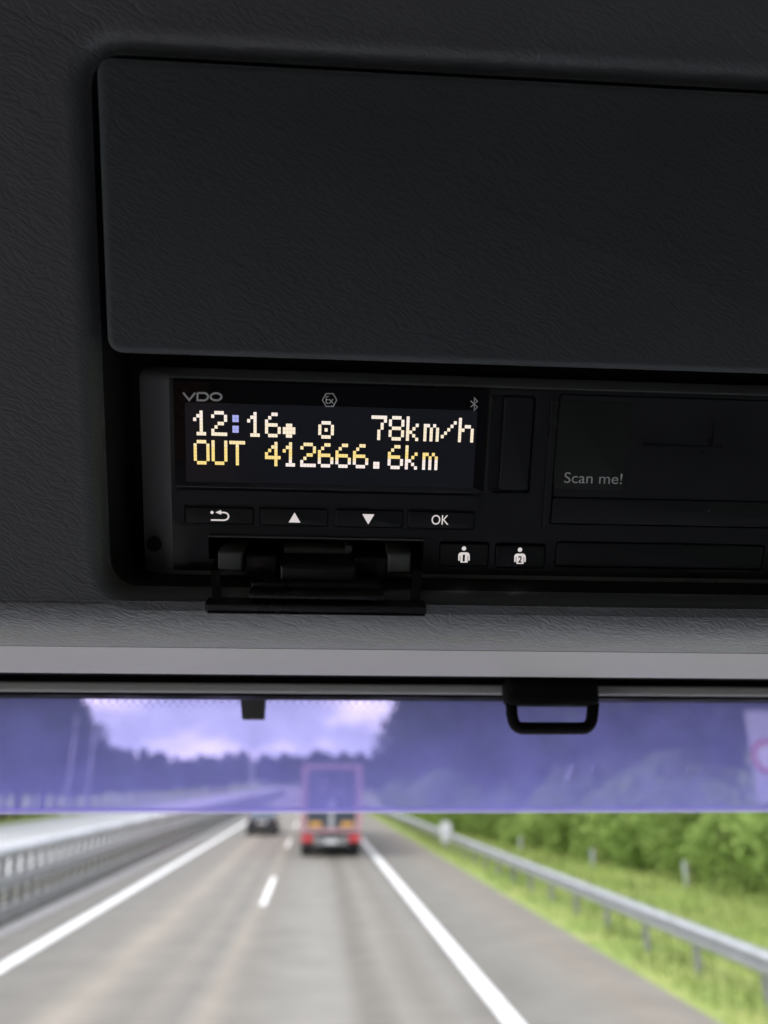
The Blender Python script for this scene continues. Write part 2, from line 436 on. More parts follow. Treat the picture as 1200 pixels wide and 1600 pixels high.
# pale smooth trim strip below the lip
def sweep(name, pr, m, parent, xa=CX0, xb=CX1, closed=True, smooth=False):
    q = MB(); q.loft([[local(x, a, c) for a, c in pr] for x in (xa, xb)], closed, closed, closed=closed)
    return q.build(name, m, parent, smooth)
ty, tz = y+0.25*MM, z-0.1*MM
ey, ez = advance(ty, tz, PH2, 1056)
tr = sweep('lower_trim', [(ty, tz), (ey-.6*MM, ez+.1*MM), (ey, ez+.8*MM), (ey, ez+6*MM), (ty, tz+6*MM)], M['trim'], con)
tr['label'] = 'pale smooth strip under the grained console'
sweep('seal', [(ey+.0005, ez+.012), (ey+.0005, ez+.0015), (.33, Z+.040), (.335, Z+.060), (ey+.02, Z+.07)], M['seal'], con)

# ------------------------------------------------------------------ instrument
tac = tag(empty('digital_tachograph', P0, PROT), 'black digital tachograph with lit yellow display set into the overhead console', 'tachograph')
r_face = rc(266, 599, 1345, 888); fx0, fx1, _, fy1 = r_face
fx0 = pp(267, 740)[0]; fy0 = pp(600, 896)[1]; fy1 = pp(500, 597)[1]
bx0 = pp(231, 880, -8*MM)[0]; by0 = pp(560, 916, -8*MM)[1]
r_slot = rc(326, 842, 662, 876)
r_d1 = rc(686, 845, 764, 886); r_d2 = rc(773, 848, 852, 888); r_low = rc(867, 848, 1194, 889); r_side = rc(772, 617, 833, 771)
r_prn = rc(866, 622, 1335, 824)
g = 0.35*MM
def grow(r, k): return (r[0]-k, r[1]+k, r[2]-k, r[3]+k)
def hl(r, rr=1*MM, z=0): return rrect(*r, rr, z, 4)
mb = holed(rrect(fx0, fx1, fy0, fy1, 1.5*MM, 0, 6),
           [hl(r_slot, .6*MM), hl(r_d1), hl(r_d2), hl(r_low), hl(r_side), hl(r_prn, .8*MM)], 0,
           [-24*MM, -2*MM, -2*MM, -2*MM, -1.6*MM, -3*MM],
           [rrect(fx0-.4*MM, fx1+.4*MM, fy0-.4*MM, fy1+.4*MM, 1.8*MM, -.25*MM, 6),
            rrect(bx0+.4*MM, fx1+5*MM, by0+.4*MM, fy1+2*MM, 3*MM, -4.5*MM, 6), rrect(bx0, fx1+5.4*MM, by0, fy1+2.4*MM, 3.2*MM, -5*MM, 6), rrect(bx0, fx1+5.4*MM, by0, fy1+2.4*MM, 3.2*MM, -12.9*MM, 6)])
for f in mb.b.faces:
    c_ = f.calc_center_median()
    if c_.x < fx0 or c_.y < fy0 or c_.x > fx1 or c_.y > fy1: f.material_index = 1
hs = mb.build('housing', [M['tacho'], M['flange']], tac, auto=35)
# key hole in the side flange (a black plug in place of the shade inside)
kx, ky = pp(244, 847, -4*MM)
mb = MB(); mb.loft([[(kx+1.95*MM*math.cos(t*math.pi/10), ky+1.95*MM*math.sin(t*math.pi/10), zz) for t in range(20)] for zz in (-5.5*MM, -1.4*MM)], True, True)
mb.build('key_hole_shade', M['blackhole'], tac)
# display window
HB = 1.0*MM
r_bez = rc(270, 600, 762, 767, HB)
bez = plate(r_bez, 0, HB, .8*MM, .35*MM).build('display_window', M['gloss'], tac, auto=50)
r_scr = rc(290, 635, 743, 757, HB)
mb = MB(); mb.face(rrect(*r_scr, .5*MM, HB+.03*MM, 4)); mb.build('screen', M['screen'], bez)
GL = {
 '1': ["..#..", ".##..", "#.#..", "..#..", "..#..", "..#..", ".###."],
 '2': [".###.", "#...#", "....#", "..##.", ".#...", "#....", "#####"],
 '4': ["...#.", "..##.", ".#.#.", "#..#.", "#####", "...#.", "...#."],
 '6': ["..##.", ".#...", "#....", "####.", "#...#", "#...#", ".###."],
 '7': ["#####", "....#", "...#.", "...#.", "..#..", "..#..", "..#.."],
 '8': [".###.", "#...#", "#...#", ".###.", "#...#", "#...#", ".###."],
 ':': [".....", ".##..", ".##..", ".....", ".##..", ".##..", "....."],
 '.': [".....", ".....", ".....", ".....", ".....", ".##..", ".##.."],
 'k': ["#....", "#....", "#..#.", "#.#..", "##...", "#.#..", "#..#."],
 'm': [".....", ".....", "##.#.", "#.#.#", "#.#.#", "#.#.#", "#.#.#"],
 'h': ["#....", "#....", "#.##.", "##..#", "#...#", "#...#", "#...#"],
 '/': [".....", "....#", "...#.", "..#..", ".#...", "#....", "....."],
 'O': [".###.", "#...#", "#...#", "#...#", "#...#", "#...#", ".###."],
 'U': ["#...#", "#...#", "#...#", "#...#", "#...#", "#...#", ".###."],
 'T': ["#####", "..#..", "..#..", "..#..", "..#..", "..#..", "..#.."],
 '@': [".....", ".....", ".....", ".##..", "####.", "####.", ".##.."],
 'o': [".....", ".....", ".###.", "#...#", "#.#.#", "#...#", ".###."],
}
HT = HB + .06*MM
x00, y00 = pp(301.5, 641, HT); x15 = pp(717, 658, HT)[0]; y10 = pp(301.5, 687, HT)[1]
pitch = (x15-x00)/15; pxw = pp(326.5, 660, HT)[0]-pp(301.5, 660, HT)[0]; pxw /= 5
pxh = (pp(302, 641, HT)[1]-pp(302, 680, HT)[1])/7
lines = [(0, "12:16@ o  78km/h"), (1, "OUT 412666.6km ")]
for row, txt in lines:
    for ci, ch in enumerate(txt):
        if ch == ' ': continue
        q = MB(); X = x00 + ci*pitch; Y = y00 - row*(y00-y10)
        for ri, rw in enumerate(GL[ch]):
            for k, c in enumerate(rw):
                if c == '#':
                    xa, ya = X+k*pxw, Y-ri*pxh; e = pxw*.022
                    mi = 0
                    if row == 0 and ri < 3: mi = 5
                    if row == 1: mi = 2 if (ri >= 5 and ci > 4) or (ci > 9 and ri >= 4) else (4 if ri < 2 or (ri == 4 and ci > 4) else 1)
                    if ch == ':': mi = 3
                    q.face([(xa+e, ya-pxh+e, HT), (xa+pxw-e, ya-pxh+e, HT), (xa+pxw-e, ya-e, HT), (xa+e, ya-e, HT)], mi)
        q.build('display_character', [M['px_cream'], M['px_yellow'], M['px_pale'], M['px_blue'], M['px_soft'], M['px_top']], bez)
# printed marks above the screen, drawn as strokes measured on the window
def stroke(name, polys, wd, m, parent, h, closed=False):
    q = MB()
    for p in polys: q.ribbon([pp(u, v, h) for u, v in p], wd, h, closed)
    return q.build(name, m, parent)
HP = HB + .04*MM
wd = .50*MM
def arcp(cx, cy, rx, ry, a0, a1, n=8): return [(cx+rx*math.cos(rad(a0+(a1-a0)*k/n)), cy+ry*math.sin(rad(a0+(a1-a0)*k/n))) for k in range(n+1)]
vdo = [[(286, 613.5), (295.5, 625), (305, 613.7)],
       [(308.5, 614)] + arcp(318.5, 619.8, 6.5, 5.8, -90, 90) + [(308.5, 625.5), (308.5, 614)],
       arcp(337.5, 620, 8.5, 5.6, 0, 360, 24)]
stroke('maker_lettering', vdo, wd, M['print'], bez, HP)
ex = [arcp(515, 625, 11.2, 11.5, 0, 360, 6), [(513.5, 619.5), (510, 619.8), (509.5, 624), (512.5, 624.6), (509.5, 625.2), (509.5, 629.5), (513.3, 630.2)], [(514.5, 623.8), (520.5, 630.4)], [(520.5, 623.8), (514.5, 630.4)]]
stroke('approval_mark', ex, .28*MM, M['print'], bez, HP)
bt = [[(735.5, 626.5), (746, 636), (741, 641), (741.3, 621.5), (746, 627), (735.5, 636)]]
stroke('wireless_mark', bt, .26*MM, M['print'], bez, HP)
# key panel
HK = .7*MM
r_kp = rc(270, 770, 748, 822, HK)
keys = [rc(288, 788, 398, 819, HK), rc(405, 790, 514, 822, HK), rc(522, 792, 630, 824.5, HK), rc(636, 794.5, 742, 827, HK)]
r_kp = (r_kp[0], keys[3][1]+1.0*MM, min(k[2] for k in keys)-.25*MM, r_kp[3])
mb = holed(rrect(*r_kp, 2.6*MM, HK, 6), [hl(k, .7*MM, HK) for k in keys], HK, [.06*MM]*4,
           [rrect(*grow(r_kp, .15*MM), 2.7*MM, HK-.15*MM, 6), rrect(*grow(r_kp, .15*MM), 2.7*MM, 0.03*MM, 6)])
mb.build('key_panel', M['tacho'], tac, auto=40)
kobj = []
for k in keys:
    kk = (k[0]+.32*MM, k[1]-.32*MM, k[2]+.22*MM, k[3]-.85*MM)
    kobj.append(plate(kk, .08*MM, HK+.25*MM, .6*MM, .3*MM).build('key', M['key'], tac, auto=50))
HI = HK + .30*MM
kobj[0]['label'] = 'back arrow key'; kobj[1]['label'] = 'up arrow key'; kobj[2]['label'] = 'down arrow key'; kobj[3]['label'] = 'OK key'
q = MB()
q.ribbon([pp(u, v, HI) for u, v in [(329.5, 812.5), (349, 812.8)] + arcp(350, 806.8, 7.2, 6.0, 90, -90) + [(343, 800.8)]], .40*MM, HI)
q.face([(*pp(u, v, HI), HI) for u, v in ((336.5, 800.5), (345.5, 796.8), (345.5, 804.3))])
q.disc(*pp(331.3, 800.7, HI), HI, .42*MM, 14)
q.build('back_symbol', M['backlit'], kobj[0])
q = MB(); q.face([(*pp(u, v, HI), HI) for u, v in ((451, 816.3), (469.5, 816.6), (460.3, 800.8))]); q.build('up_symbol', M['backlit'], kobj[1])
q = MB(); q.face([(*pp(u, v, HI), HI) for u, v in ((566, 803.2), (585, 803.6), (575.4, 819.5))]); q.build('down_symbol', M['backlit'], kobj[2])
def text(name, body, u, v, px_h, h, m, parent, px_w=None, bold=0.0):
    cu = bpy.data.curves.new(name, 'FONT'); cu.body = body; cu.resolution_u = 4; cu.fill_mode = 'FRONT'; cu.offset = bold
    to = bpy.data.objects.new('tmp', cu); C.objects.link(to)
    dg = bpy.context.evaluated_depsgraph_get(); me = bpy.data.meshes.new_from_object(to.evaluated_get(dg))
    bpy.data.objects.remove(to); bpy.data.curves.remove(cu)
    xs = [p.co.x for p in me.vertices]; ys = [p.co.y for p in me.vertices]
    a, b_ = pp(u, v, h), pp(u+(px_w or 10), v-px_h, h)
    sy = (b_[1]-a[1])/(max(ys)-min(ys)); sx = (b_[0]-a[0])/(max(xs)-min(xs)) if px_w else sy
    for p in me.vertices: p.co = Vector((a[0]+(p.co.x-min(xs))*sx, a[1]+(p.co.y-min(ys))*sy, h))
    return link(name, me, m, parent)
text('ok_lettering', 'OK', 674, 819.6, 14.6, HI, M['backlit'], kobj[3], 27.5)
# the two driver keys with person symbols
for i, (r, cu_u, cu_v, dg_) in enumerate(((r_d1, 725, 866, '1'), (r_d2, 812.5, 868, '2'))):
    kk = (r[0]+.3*MM, r[1]-.3*MM, r[2]+.25*MM, r[3]-.8*MM)
    ko = plate(kk, -1.9*MM, .3*MM, .6*MM, .3*MM).build('driver_key', M['key'], tac, auto=50)
    ko['label'] = 'key with a person symbol and the number ' + ('one' if i == 0 else 'two')
    h = .35*MM; q = MB(); a = pp(cu_u, cu_v-9.0, h); q.disc(a[0], a[1], h, .60*MM, 16)
    body = [(-9, 10), (-9, 2), (-8, -1.5), (-5, -3), (5, -3), (8, -1.5), (9, 2), (9, 10), (6.6, 10), (6.6, 2.5), (5.6, 2.5), (5.6, 13), (-5.6, 13), (-5.6, 2.5), (-6.6, 2.5), (-6.6, 10)]
    q.face([(*pp(cu_u+x, cu_v+y_, h), h) for x, y_ in body])
    q.build('person_symbol', M['backlit'], ko)
    text('digit', dg_, cu_u-(2.3 if i == 0 else 3.3), cu_v+11.2, 10.5, h+.04*MM, M['blackhole'], ko, 4.0 if i == 0 else 6.8, .012 if i == 0 else .03)
# side cover, printer drawer, lower blank drawer
kk = grow(r_side, -.45*MM); sc_ = plate((kk[0]+1.6*MM, kk[1], kk[2]+.4*MM, kk[3]), -1.5*MM, -.2*MM, .8*MM, .4*MM).build('side_cover', M['tacho'], tac, auto=50)
rib = rc(760, 618, 766, 770); MB().box(rib[0], rib[1]-.1*MM, rib[2], rib[3], .02*MM, .9*MM, .25*MM).build('rib', M['tacho'], tac)
rib = rc(853, 624, 863, 824); MB().box(rib[0], rib[1], rib[2], rib[3], .02*MM, .9*MM, .3*MM).build('rib', M['tacho'], tac)
pr0 = grow(r_prn, -.35*MM); ysp = pp(1000, 779)[1]
up = holed(hl((pr0[0], pr0[1], ysp+.15*MM, pr0[3]), .8*MM, .25*MM), [hl(rc(1004, 658, 1114, 697), .5*MM, .25*MM)], 0, [-.35*MM], [hl(grow((pr0[0], pr0[1], ysp+.15*MM, pr0[3]), .12*MM), .9*MM, .1*MM), hl(grow((pr0[0], pr0[1], ysp+.15*MM, pr0[3]), .12*MM), .9*MM, -2.9*MM)])
dr = up.build('printer_drawer', M['tacho'], tac, auto=40)
plate((pr0[0], pr0[1], pr0[2], ysp-.15*MM), -2.9*MM, .3*MM, .8*MM, .35*MM).build('printer_latch', M['key'], tac, auto=50)
plate(grow(r_low, -.4*MM), -1.9*MM, .1*MM, .7*MM, .3*MM).build('blank_cover', M['key'], tac, auto=50)
st = plate(rc(869, 628, 982, 765, .4*MM), .27*MM, .42*MM, 1.6*MM, .08*MM).build('sticker', M['sticker'], dr, auto=50)
st['label'] = 'small black sticker reading Scan me!'
t_ = text('sticker_lettering', 'Scan me!', 881, 754.5, 14.6, .47*MM, M['print'], dr, 92)
# card flap hanging open below the slot
fl = empty('card_flap'); fl.parent = tac
fl['label'] = 'open flap of the card slot'
def fb(name, r, h0, h1, bev=.25*MM, m='flap'): return plate(r, h0, h1, .4*MM, bev, 2, 3).build(name, M[m], fl, auto=50)
HF = 17.5*MM
fb('flap_plate', rc(319, 946, 667, 959, HF), HF-9*MM, HF)
fb('flap_edge', rc(324, 957.5, 664, 960.5, HF), HF-5*MM, HF+.6*MM)
for u0, u1 in ((331, 345), (641, 655)):
    a, b_ = pp(u0+3, 872, 1*MM), pp(u1+3, 880, 1*MM)
    lo, lo2 = pp(u0, 938, HF-3*MM), pp(u1, 948, HF-3*MM)
    q = MB(); q.loft([[(a[0], a[1], -3*MM), (b_[0], a[1], -3*MM), (b_[0], b_[1], -3*MM), (a[0], b_[1], -3*MM)],
                      [(a[0], a[1]-2*MM, 6*MM), (b_[0], a[1]-2*MM, 6*MM), (b_[0], b_[1]-2*MM, 6*MM), (a[0], b_[1]-2*MM, 6*MM)],
                      [(lo[0], lo[1], HF-4*MM), (lo2[0], lo[1], HF-4*MM), (lo2[0], lo2[1], HF-4*MM), (lo[0], lo2[1], HF-4*MM)]], True, True)
    q.build('flap_arm', M['flap'], fl)
fb('guide_block', rc(340, 863, 378, 892, 5*MM), -8*MM, 5*MM, .6*MM, 'tacho_edge')
fb('guide_block', rc(606, 866, 642, 895, 5*MM), -8*MM, 5*MM, .6*MM, 'tacho_edge')
fb('card_carrier', rc(383, 868, 432, 906, 3*MM), -8*MM, 3*MM, .5*MM)
fb('card_carrier', rc(553, 872, 606, 906, 3*MM), -8*MM, 3*MM, .5*MM)
fb('flap_hinge', rc(437, 884, 555, 932, 9*MM), -6*MM, 9*MM, .8*MM)
fb('flap_rib', rc(392, 912, 595, 922, 12*MM), 4*MM, 12*MM, .5*MM)
fb('flap_rib', rc(388, 928, 600, 938, 16*MM), 8*MM, 16*MM, .5*MM)
fb('slot_bridge', rc(443, 856, 548, 868, -3*MM), -9*MM, -3*MM, 1*MM, 'tacho_edge')
q = MB(); q.tube([(*pp(545, 858, -1*MM), -6*MM), (*pp(545, 858, -1*MM), -1*MM)], 1.0*MM, 14); q.build('slot_pin', M['tacho_edge'], fl, auto=50)
sl = rc(326, 838.5, 664, 841.5); MB().box(sl[0], sl[1], sl[2], sl[3], .02*MM, .8*MM, .2*MM).build('slot_edge', M['tacho_edge'], tac)

# ------------------------------------------------------------------ windscreen with sun band, roller blind
def glass_mat(name, tint, gloss):
    m = bpy.data.materials.new(name); m.use_nodes = True; t = m.node_tree; t.nodes.clear()
    tr = N(t, 'ShaderNodeBsdfTransparent'); tr.inputs['Color'].default_value = (*tint, 1)
    gl = N(t, 'ShaderNodeBsdfGlossy'); gl.inputs['Roughness'].default_value = 0.02
    fr = N(t, 'ShaderNodeFresnel'); fr.inputs['IOR'].default_value = 1.45
    mu = N(t, 'ShaderNodeMath', operation='MULTIPLY'); mu.inputs[1].default_value = gloss
    mi = N(t, 'ShaderNodeMixShader'); o = N(t, 'ShaderNodeOutputMaterial')
    t.links.new(fr.outputs[0], mu.inputs[0]); t.links.new(mu.outputs[0], mi.inputs[0])
    t.links.new(tr.outputs[0], mi.inputs[1]); t.links.new(gl.outputs[0], mi.inputs[2]); t.links.new(mi.outputs[0], o.inputs[0])
    return m
M['glass'] = glass_mat('windscreen_glass', (0.94, 0.95, 0.955), 0.7)
M['sideglass_dark'] = glass_mat('light_cutting_side_glass', (0.28, 0.29, 0.31), 0.7)  # unseen right pane, tint added to hold back light
M['sideglass'] = glass_mat('side_glass', (0.88, 0.90, 0.92), 0.7)
m = bpy.data.materials.new('sun_band_film'); m.use_nodes = True; t = m.node_tree; t.nodes.clear()
trn = N(t, 'ShaderNodeBsdfTransparent'); trn.inputs['Color'].default_value = (0.66, 0.57, 0.84, 1)
trl = N(t, 'ShaderNodeBsdfTranslucent'); trl.inputs['Color'].default_value = (0.37, 0.35, 0.95, 1)
mix = N(t, 'ShaderNodeMixShader'); mix.inputs[0].default_value = 0.45
o_ = N(t, 'ShaderNodeOutputMaterial')
co = N(t, 'ShaderNodeTexCoord'); nn = N(t, 'ShaderNodeTexNoise'); nn.inputs['Scale'].default_value = 55; nn.inputs['Detail'].default_value = 4
mr = N(t, 'ShaderNodeMapRange'); mr.inputs[1].default_value = .3; mr.inputs[2].default_value = .75; mr.inputs[3].default_value = .50; mr.inputs[4].default_value = .67
t.links.new(co.outputs['Object'], nn.inputs['Vector']); t.links.new(nn.outputs['Fac'], mr.inputs[0]); t.links.new(mr.outputs[0], mix.inputs[0])
t.links.new(trn.outputs[0], mix.inputs[1]); t.links.new(trl.outputs[0], mix.inputs[2]); t.links.new(mix.outputs[0], o_.inputs[0])
M['film'] = m

WT = rad(12)                                        # windscreen rake
WY = 0.338                                          # its y at camera height
def wy(zz): return WY - (zz-Z)*math.tan(WT)
ws = tag(empty('windscreen', (0.45, WY, Z)), 'wide clear windscreen with a purple sun band along its top', 'windscreen')
def wpart(name, x0, x1, z0, z1, off, m, parent=ws, bow=True):
    q = MB(); cols = 24 if bow else 1
    def pt(x, zz): return (x-0.45, wy(zz)-WY-off, zz-Z)
    q.loft([[pt(x0+(x1-x0)*k/cols, zz) for k in range(cols+1)] for zz in (z0, z1)], closed=False)
    return q.build(name, m, parent)
wpart('glass', CX0, CX1, 1.98, Z+.060, 0, M['glass'])
def zpix(u, v):
    d = ray(u, v); s = WY/(d.y + d.z*math.tan(WT)); return Z + d.z*s, d.x*s, d.y*s
zb = zpix(600, 1266)[0]; zt = zpix(600, 1088)[0]
wpart('sun_band', CX0, CX1, zb, Z+.055, 1.5*MM, M['film'])
m = bpy.data.materials.new('band_edge'); m.use_nodes = True
b_ = m.node_tree.nodes['Principled BSDF']; b_.inputs['Base Color'].default_value = (.75, .66, .92, 1); b_.inputs['Roughness'].default_value = .4
b_.inputs['Alpha'].default_value = .45; b_.inputs['Transmission Weight'].default_value = 0
_t = m.node_tree; _tr = N(_t, 'ShaderNodeBsdfTranslucent'); _tr.inputs['Color'].default_value = (.62, .55, .9, 1)
_tp = N(_t, 'ShaderNodeBsdfTransparent'); _mx = N(_t, 'ShaderNodeMixShader'); _mx.inputs[0].default_value = .35
_t.links.new(_tr.outputs[0], _mx.inputs[1]); _t.links.new(_tp.outputs[0], _mx.inputs[2]); _t.links.new(_mx.outputs[0], _t.nodes['Material Output'].inputs['Surface'])
be = wpart('band_edge', CX0, CX1, zb-.0012, zb+.0012, 1.9*MM, m); be['label'] = 'pale cut edge of the purple film'
# printed dot fade at the top edge of the glass (flat ceramic print)
m = bpy.data.materials.new('dot_print'); m.use_nodes = True; t = m.node_tree; t.nodes.clear()
co = N(t, 'ShaderNodeTexCoord'); mpn = N(t, 'ShaderNodeMapping'); mpn.inputs['Rotation'].default_value = (0, rad(45), 0); mpn.inputs['Scale'].default_value = (430, 0, 430)
fr = N(t, 'ShaderNodeVectorMath', operation='FRACTION'); sb = N(t, 'ShaderNodeVectorMath', operation='SUBTRACT'); sb.inputs[1].default_value = (.5, 0, .5)
le = N(t, 'ShaderNodeVectorMath', operation='LENGTH'); sp = N(t, 'ShaderNodeSeparateXYZ')
rr = N(t, 'ShaderNodeMapRange'); rr.inputs[1].default_value = zt-Z-.0062; rr.inputs[2].default_value = zt-Z+.0002; rr.inputs[3].default_value = .10; rr.inputs[4].default_value = .46
lt = N(t, 'ShaderNodeMath', operation='LESS_THAN')
tr_ = N(t, 'ShaderNodeBsdfTransparent'); df = N(t, 'ShaderNodeBsdfDiffuse'); df.inputs['Color'].default_value = (.015, .015, .018, 1)
mi_ = N(t, 'ShaderNodeMixShader'); oo = N(t, 'ShaderNodeOutputMaterial')
t.links.new(co.outputs['Object'], mpn.inputs[0]); t.links.new(mpn.outputs[0], fr.inputs[0]); t.links.new(fr.outputs[0], sb.inputs[0]); t.links.new(sb.outputs[0], le.inputs[0])
t.links.new(co.outputs['Object'], sp.inputs[0]); t.links.new(sp.outputs['Z'], rr.inputs[0])
t.links.new(le.outputs['Value'], lt.inputs[0]); t.links.new(rr.outputs[0], lt.inputs[1])
ld = N(t, 'ShaderNodeMath', operation='MULTIPLY'); ld.inputs[1].default_value = .5; t.links.new(lt.outputs[0], ld.inputs[0]); t.links.new(ld.outputs[0], mi_.inputs[0]); t.links.new(tr_.outputs[0], mi_.inputs[1]); t.links.new(df.outputs[0], mi_.inputs[2]); t.links.new(mi_.outputs[0], oo.inputs[0])
wpart('dot_print', CX0, CX1, zt-.007, Z+.052, .7*MM, m)
for sx in (CX0, CX1):
    q = MB(); q.face([(0, -.846, -.898), (0, .53, -.898), (0, .36, .018), (0, -.846, .018)])
    o = q.build('side_window', M['sideglass'] if sx < 0 else M['sideglass_dark'], cabt); o.location = Vector((sx, 0, Z))-Vector(cabt.location)
# dark bracket on the glass
def bpt(u, v, dy):
    d = ray(u, v); s = (WY-dy)/d.y; return CAMP + d*s
br = tag(empty('sensor_bracket', bpt(395, 1105, .01)), 'small dark trapezoid bracket fixed to the top of the windscreen', 'bracket')
q = MB(); lp = [(374, 1080), (417, 1080), (414, 1100), (412.5, 1124), (379.5, 1124), (377.5, 1100)]
q.loft([[Vector(bpt(u, v, .012)) - br.location + Vector((0, k, 0)) for u, v in lp] for k in (-.003, .004)], True, True)
q.build('bracket_body', mat('bracket_plastic', (.20, .195, .205), .6), br)
# roller blind: bar and pull handle
BY = 0.285
def hp(u, v, yy=BY):
    d = ray(u, v); return CAMP + d*(yy/d.y)
rb = tag(empty('roller_blind', hp(600, 1077)), 'grey bottom bar of a roller blind along the windscreen top with a black pull handle', 'roller blind')
q = MB(); zc = hp(600, 1077).z
q.box(CX0, CX1, BY-.003, BY+.006, hp(600, 1085.5).z, hp(600, 1070).z, .0009, 2)
o = q.build('bar', M['bar'], rb); o.location = -Vector(rb.location)
q = MB(); q.box(CX0, CX1, BY-.002, BY+.012, hp(600, 1090).z, hp(600, 1085.7).z, .0004)
o = q.build('bar_lip', M['seal'], rb); o.location = -Vector(rb.location)
q = MB(); q.box(CX0, CX1, BY+.0005, BY+.004, hp(600, 1069.8).z, Z+.056)
o = q.build('blind_fabric', M['seal'], rb); o.location = -Vector(rb.location)
HY = BY-.010
hd = empty('pull_handle'); hd.parent = rb
a, b_ = hp(790, 1104, HY), hp(931, 1062, HY)
ho = MB(); 
def hxy(u, v): 
    p = hp(u, v, HY); return p.x, p.z
ax, az = hxy(788, 1060); bx, bz = hxy(934, 1103)
ho.box(ax, bx, HY-.004, HY+.007, bz, az, .0022, 3)
o = ho.build('handle_block', M['seal'], hd, auto=50); o.location = -Vector(rb.location)
lpx = [(799, 1098), (800, 1118)] + arcp(816, 1120, 15, 18, 180, 90, 6) + arcp(910, 1120, 15, 18, 90, 0, 6) + [(925.5, 1118), (927, 1098)]
pts = []
for u, v in lpx:
    p = hp(u, v, HY+.001); pts.append((p.x, p.y, p.z))
ho = MB()
loops = []
V = [Vector(p) for p in pts]
for i, p in enumerate(V):
    d = (V[min(i+1, len(V)-1)]-V[max(i-1, 0)]).normalized(); nrm = Vector((0, 1, 0)); sd_ = d.cross(nrm).normalized()
    loops.append([p + sd_*(.0021*math.cos(k*math.pi/5)) + nrm*(.0026*math.sin(k*math.pi/5)) for k in range(10)])
ho.loft(loops, True, True)
o = ho.build('handle_loop', M['seal'], hd, smooth=True); o.location = -Vector(rb.location)
# squashed insects on the glass
M['splat'] = mat('dried_splat', (.75, .74, .72), .8)
_t = M['splat'].node_tree; _tr = N(_t, 'ShaderNodeBsdfTranslucent'); _tr.inputs['Color'].default_value = (.8, .8, .82, 1)
_t.links.new(_tr.outputs[0], _t.nodes['Material Output'].inputs['Surface'])
def splat(u, v, su, sv, ang, label):
    d = ray(u, v); s = WY/(d.y+d.z*math.tan(WT)); p = CAMP + d*(s*1.004)
    q = MB(); loops = []; rnd = random.Random(u)
    k = s/F
    o = bpy.data.objects.new('insect_splat', bpy.data.meshes.new('insect_splat')); C.objects.link(o)
    pts = []
    for i in range(14):
        a = i/14*2*math.pi; rr_ = .65+.45*rnd.random()
        pts.append(Vector((su*k*rr_*math.cos(a), 0, sv*k*rr_*math.sin(a))))
    q.loft([[p_*1.0 for p_ in pts], [p_*.5+Vector((0, .0008, 0)) for p_ in pts]], True, True)
    q.b.to_mesh(o.data); q.b.free(); o.data.materials.append(M['splat'])
    o.location = p; o.rotation_euler = (WT, rad(ang), 0)
    tag(o, label, 'insect splat')
splat(891, 1208, 5.5, 16, 14, 'long pale insect splat on the windscreen below the pull handle')
splat(926, 1203, 3.0, 7, -4, 'small faint insect splat beside the long one on the windscreen')
splat(1074, 1202, 2.6, 6, 0, 'tiny pale insect splat on the right of the windscreen')
splat(277, 1231, 5, 5, 0, 'round pale insect splat on the windscreen in front of the far trees')

# ================================================================== outside
RA = rad(1.3)                                       # the road runs slightly to the left of the cab's heading
rf, rr_v = Vector((-math.sin(RA), math.cos(RA), 0)), Vector((math.cos(RA), math.sin(RA), 0))
def RD(lat, D, z=0.0): return rr_v*lat + rf*D + Vector((0, 0, z))
def rplace(o, lat=0, D=0, z=0, rz=0):
    o.location = RD(lat, D, z); o.rotation_euler = (0, 0, RA+rz); return o

def sheet(name, x0, x1, y0, y1, z, m, kind='structure', nx=1, ny=1, fz=None):
    q = MB()
    q.loft([[(x0+(x1-x0)*i/nx, y0+(y1-y0)*j/ny, z if fz is None else fz(x0+(x1-x0)*i/nx, y0+(y1-y0)*j/ny)) for i in range(nx+1)] for j in range(ny+1)], closed=False)
    o = q.build(name, m); rplace(o)
    if kind: o['kind'] = kind
    return o

def road_mat(name, c0, c1, lat_scale, seams=True):
    m = mat(name, c0, .85); t = m.node_tree; b = t.nodes['Principled BSDF']; b.inputs['Specular IOR Level'].default_value = .3
    co = N(t, 'ShaderNodeTexCoord')
    m1 = N(t, 'ShaderNodeMapping'); m1.inputs['Scale'].default_value = (lat_scale, .012, 0)
    n1 = N(t, 'ShaderNodeTexNoise'); n1.inputs['Scale'].default_value = 1; n1.inputs['Detail'].default_value = 4; n1.inputs['Roughness'].default_value = .6
    t.links.new(co.outputs['Object'], m1.inputs[0]); t.links.new(m1.outputs[0], n1.inputs['Vector'])
    n2 = N(t, 'ShaderNodeTexNoise'); n2.inputs['Scale'].default_value = 1.4; n2.inputs['Detail'].default_value = 8
    t.links.new(co.outputs['Object'], n2.inputs['Vector'])
    ad = N(t, 'ShaderNodeMath', operation='MULTIPLY_ADD'); ad.inputs[1].default_value = .28
    t.links.new(n2.outputs['Fac'], ad.inputs[0]); t.links.new(n1.outputs['Fac'], ad.inputs[2])
    r = N(t, 'ShaderNodeValToRGB'); r.color_ramp.elements[0].position = .44; r.color_ramp.elements[1].position = .86
    r.color_ramp.elements[0].color = (*c0, 1); r.color_ramp.elements[1].color = (*c1, 1)
    t.links.new(ad.outputs[0], r.inputs[0]); t.links.new(r.outputs[0], b.inputs['Base Color'])
    return m
M['road'] = mat('worn_asphalt', (.2, .2, .19), .85, spec=.3)
t = M['road'].node_tree; b_ = t.nodes['Principled BSDF']
co = N(t, 'ShaderNodeTexCoord'); sx_ = N(t, 'ShaderNodeSeparateXYZ'); t.links.new(co.outputs['Object'], sx_.inputs[0])
